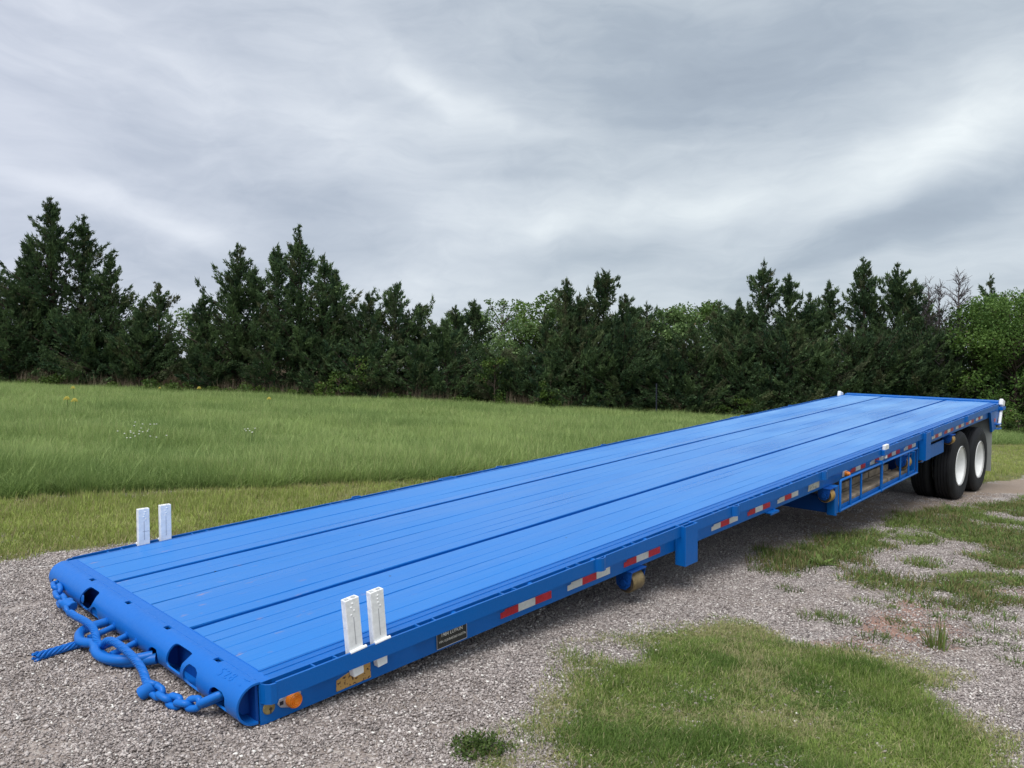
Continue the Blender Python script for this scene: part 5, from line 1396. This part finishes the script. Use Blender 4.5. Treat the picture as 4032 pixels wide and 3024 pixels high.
# ------------------------------------------------------------------ small plants in the gravel and flowers in the meadow
TUFTS = [(2.2, 6.7), (2.42, 6.62), (2.24, 6.16), (2.73, 5.91), (2.86, 5.78), (3.04, 5.99), (2.74, 5.43), (2.42, 5.05), (2.34, 5.38), (2.3, 5.5), (2.15, 5.43), (2.73, 5.23), (2.96, 5.03), (3.12, 5.07), (3.25, 4.98), (3.09, 4.68), (3.49, 5.19), (3.63, 5.64), (3.34, 5.34), (3.15, 5.6), (3.3, 5.59), (3.17, 5.83), (2.14, 4.78)]
TLAB = ['dark flat weed tuft nearest the side pocket post of the trailer', 'weed tuft on the gravel just below the big weedy patch', 'grassy tuft alone on pale gravel right of the pocket post', 'bright leafy tuft at the upper edge of the pale gravel',
        'thin upright tuft beside the bright leafy tuft', 'tuft touching the lower edge of the long weed band', 'round tuft at the left border of the red dirt', 'grey-green tuft with a brown side left of the red dirt', 'small dark tuft on the gravel above the lawn patch',
        'tiny dark tuft on open gravel', 'flat dark sprig on open gravel nearest the trailer', 'tiny tuft in the middle of the red dirt', 'low dark tuft right beside the tall bright tuft', 'thin pale tuft right of the tall bright tuft',
        'dry looking tuft low on the right gravel', 'dark tuft on the gravel near the right edge, lowest', 'dark tuft at the right edge of the picture', 'spreading tuft under the right end of the weed band', 'pale thin tuft on the right gravel',
        'yellowish tuft on the red dirt, left of a pair', 'yellowish tuft on the red dirt, right of a pair', 'tuft between the red dirt and the weed band', 'tall tuft at the top corner of the lawn patch']
rs = np.random.RandomState(77)
for i, ((x, y_), lab) in enumerate(zip(TUFTS, TLAB)):
    sz = rs.uniform(.7, 1.25)
    root = empty('weed_tuft', G3(x, y_)); tag(root, lab, 'weed', 'small weeds growing in the gravel')
    link_mesh('blades', tuft_mesh('blades', rs, int(110 * sz), (.095 * sz), .02, .085 * sz, .0036, .95, 1.4, M_WEED, .12, 3, .08 + .45 * rs.rand()), None, root)
root = empty('weed_tuft', G3(2.74, 4.92)); tag(root, 'tall bright green tuft standing upright below the red dirt', 'weed')
link_mesh('blades', tuft_mesh('blades', rs, 60, .07, .09, .24, .0045, .22, .5, M_WEED, .05, 4, .8), None, root)
def broad_leaf(name, loc, n, L, w, label, cat, el0, el1, mat, rad=.02):
    root = empty(name, loc); tag(root, label, cat)
    for i in range(n):
        a = 2 * math.pi * i / n + rs.rand() * .5; el = rs.uniform(el0, el1); Lf = L * rs.uniform(.65, 1.1); V = []; F = []
        for k in range(6):
            t = k / 5; wd = w * math.sin(math.pi * min(.97, t * .9 + .08)) ; r = rad + Lf * t; z = Lf * (t * math.sin(el) - .45 * t * t * .8)
            z = max(z, .004)
            for q in (-1, 0, 1): V.append((r * math.cos(a) - q * wd * math.sin(a), r * math.sin(a) + q * wd * math.cos(a), z + (.0 if q else -.006)))
        for k in range(5):
            for q in range(2): F.append((k * 3 + q, k * 3 + q + 1, k * 3 + q + 4, k * 3 + q + 3))
        me = np_mesh('leaf', np.array(V), np.array(F), True); set_attr(me, 'tint', np.full(len(V), rs.uniform(.3, .95))); set_attr(me, 'dry', np.zeros(len(V)))
        link_mesh('leaf', me, mat, root)
broad_leaf('dock_plant', G3(2.9, 7.12), 11, .15, .022, 'broad-leaved rosette weed at the lower edge of the big weedy patch', 'weed', .3, 1.1, M_WEED)
# clover clump in front
root = empty('clover_clump', G3(-.15, 3.31)); tag(root, 'dark green clover clump alone on the gravel at the bottom of the picture', 'plant')
V = []; F = []; T = []; Dr = []
for i in range(1500):
    a = rs.rand() * 6.283; ro = .115 * (1 + .28 * math.sin(3 * a + 1) + .16 * math.sin(7 * a)); r = ro * rs.rand() ** .6; x, y_ = r * math.cos(a) * 1.15, r * math.sin(a) * .9
    z = max(.004, .080 * (1 - (r / .16) ** 2) * (.6 + .5 * math.sin(x * 60) * math.sin(y_ * 70)) * rs.uniform(.2, 1.15)); d = rs.normal(0, 1, 3) + np.array([0, 0, 1.0]); d /= np.linalg.norm(d)
    q = np.cross(d, rs.normal(0, 1, 3)); q /= np.linalg.norm(q); p = np.cross(d, q); L = rs.uniform(.004, .0095); c = np.array([x, y_, z]); b = len(V)
    V += [c - q * L, c + p * L * .7, c + q * L, c - p * L * .7]; F.append((b, b + 1, b + 2, b + 3)); t = np.clip(rs.normal(.18, .16), 0, 1); T += [t] * 4; Dr += [float(rs.rand() < .03)] * 4
me = np_mesh('leaves', np.array(V), np.array(F)); set_attr(me, 'tint', T); set_attr(me, 'dry', Dr); link_mesh('leaves', me, M_WEED, root)
link_mesh('stems', tuft_mesh('stems', rs, 110, .14, .03, .11, .0016, .7, .9, M_WEED, .3, 3, .35), None, root)

M_YEL = simple('yellow_petals', (0.62, 0.52, 0.10), 0.7, var=.2, scale=60)
M_WFL = simple('white_petals', (0.72, 0.72, 0.66), 0.7, var=.1, scale=60)
FLOW = [(-11.14, 19.08, .14, 'large yellow flower head in the meadow, left of a close pair'), (-10.59, 18.46, .14, 'large yellow flower head in the meadow, right of a close pair'), (-14.61, 25.38, .13, 'yellow flower head above the close pair in the meadow'),
        (-13.14, 28.45, .07, 'tiny yellow flower far back in the meadow, left of a larger one'), (-12.41, 30.25, .15, 'yellow flower head farthest back in the meadow'), (-7.64, 23.98, .12, 'yellow flower head far back, alone in the middle of the meadow')]
for (x, y_, d, lab) in FLOW:
    root = empty('yellow_flower', G3(x, y_)); tag(root, lab, 'flower', 'yellow flowers in the meadow'); h = .50
    m = MB(); m.tube([(0, 0, 0), (.02, 0, h * .5), (.01, .01, h)], [.008, .007, .006], 6); st = link_mesh('stem', m.mesh('stem'), M_FIELD, root)
    m = MB()
    for k in range(34):
        a = k * 2.4; r = d * .5 * math.sqrt((k + .5) / 34); m.lathe([(.0001, .012), (d * .09, .006), (d * .06, -.012)], (r * math.cos(a), r * math.sin(a), h + .03 - 1.2 * r * r / d + .25 * d * (1 - (2 * r / d) ** 2)), 'z', 6)
    link_mesh('flower_head', m.mesh('flower_head'), M_YEL, root)
for (x, y_, n, lab) in ((-6.53, 13.49, 8, 'cluster of small white flowers, farthest left group in the meadow'), (-6.02, 11.95, 9, 'cluster of small white flowers nearest the mown strip'), (-5.70, 11.87, 6, 'small white flowers right of the nearest white cluster'), (-4.7, 13.62, 7, 'cluster of small white flowers, right group in the meadow')):
    root = empty('white_flowers', G3(x, y_)); tag(root, lab, 'flower', 'white flowers in the meadow')
    m = MB(); m2 = MB()
    for k in range(n):
        a, b, h = rs.normal(0, .14), rs.normal(0, .14), rs.uniform(.36, .5)
        m.tube([(a * .5, b * .5, 0), (a, b, h)], .004, 5)
        m2.lathe([(.0001, .006), (.011, .004), (.014, -.003), (.006, -.006)], (a, b, h), 'z', 8)
    link_mesh('stems', m.mesh('stems'), M_FIELD, root); link_mesh('flower_heads', m2.mesh('flower_heads'), M_WFL, root)
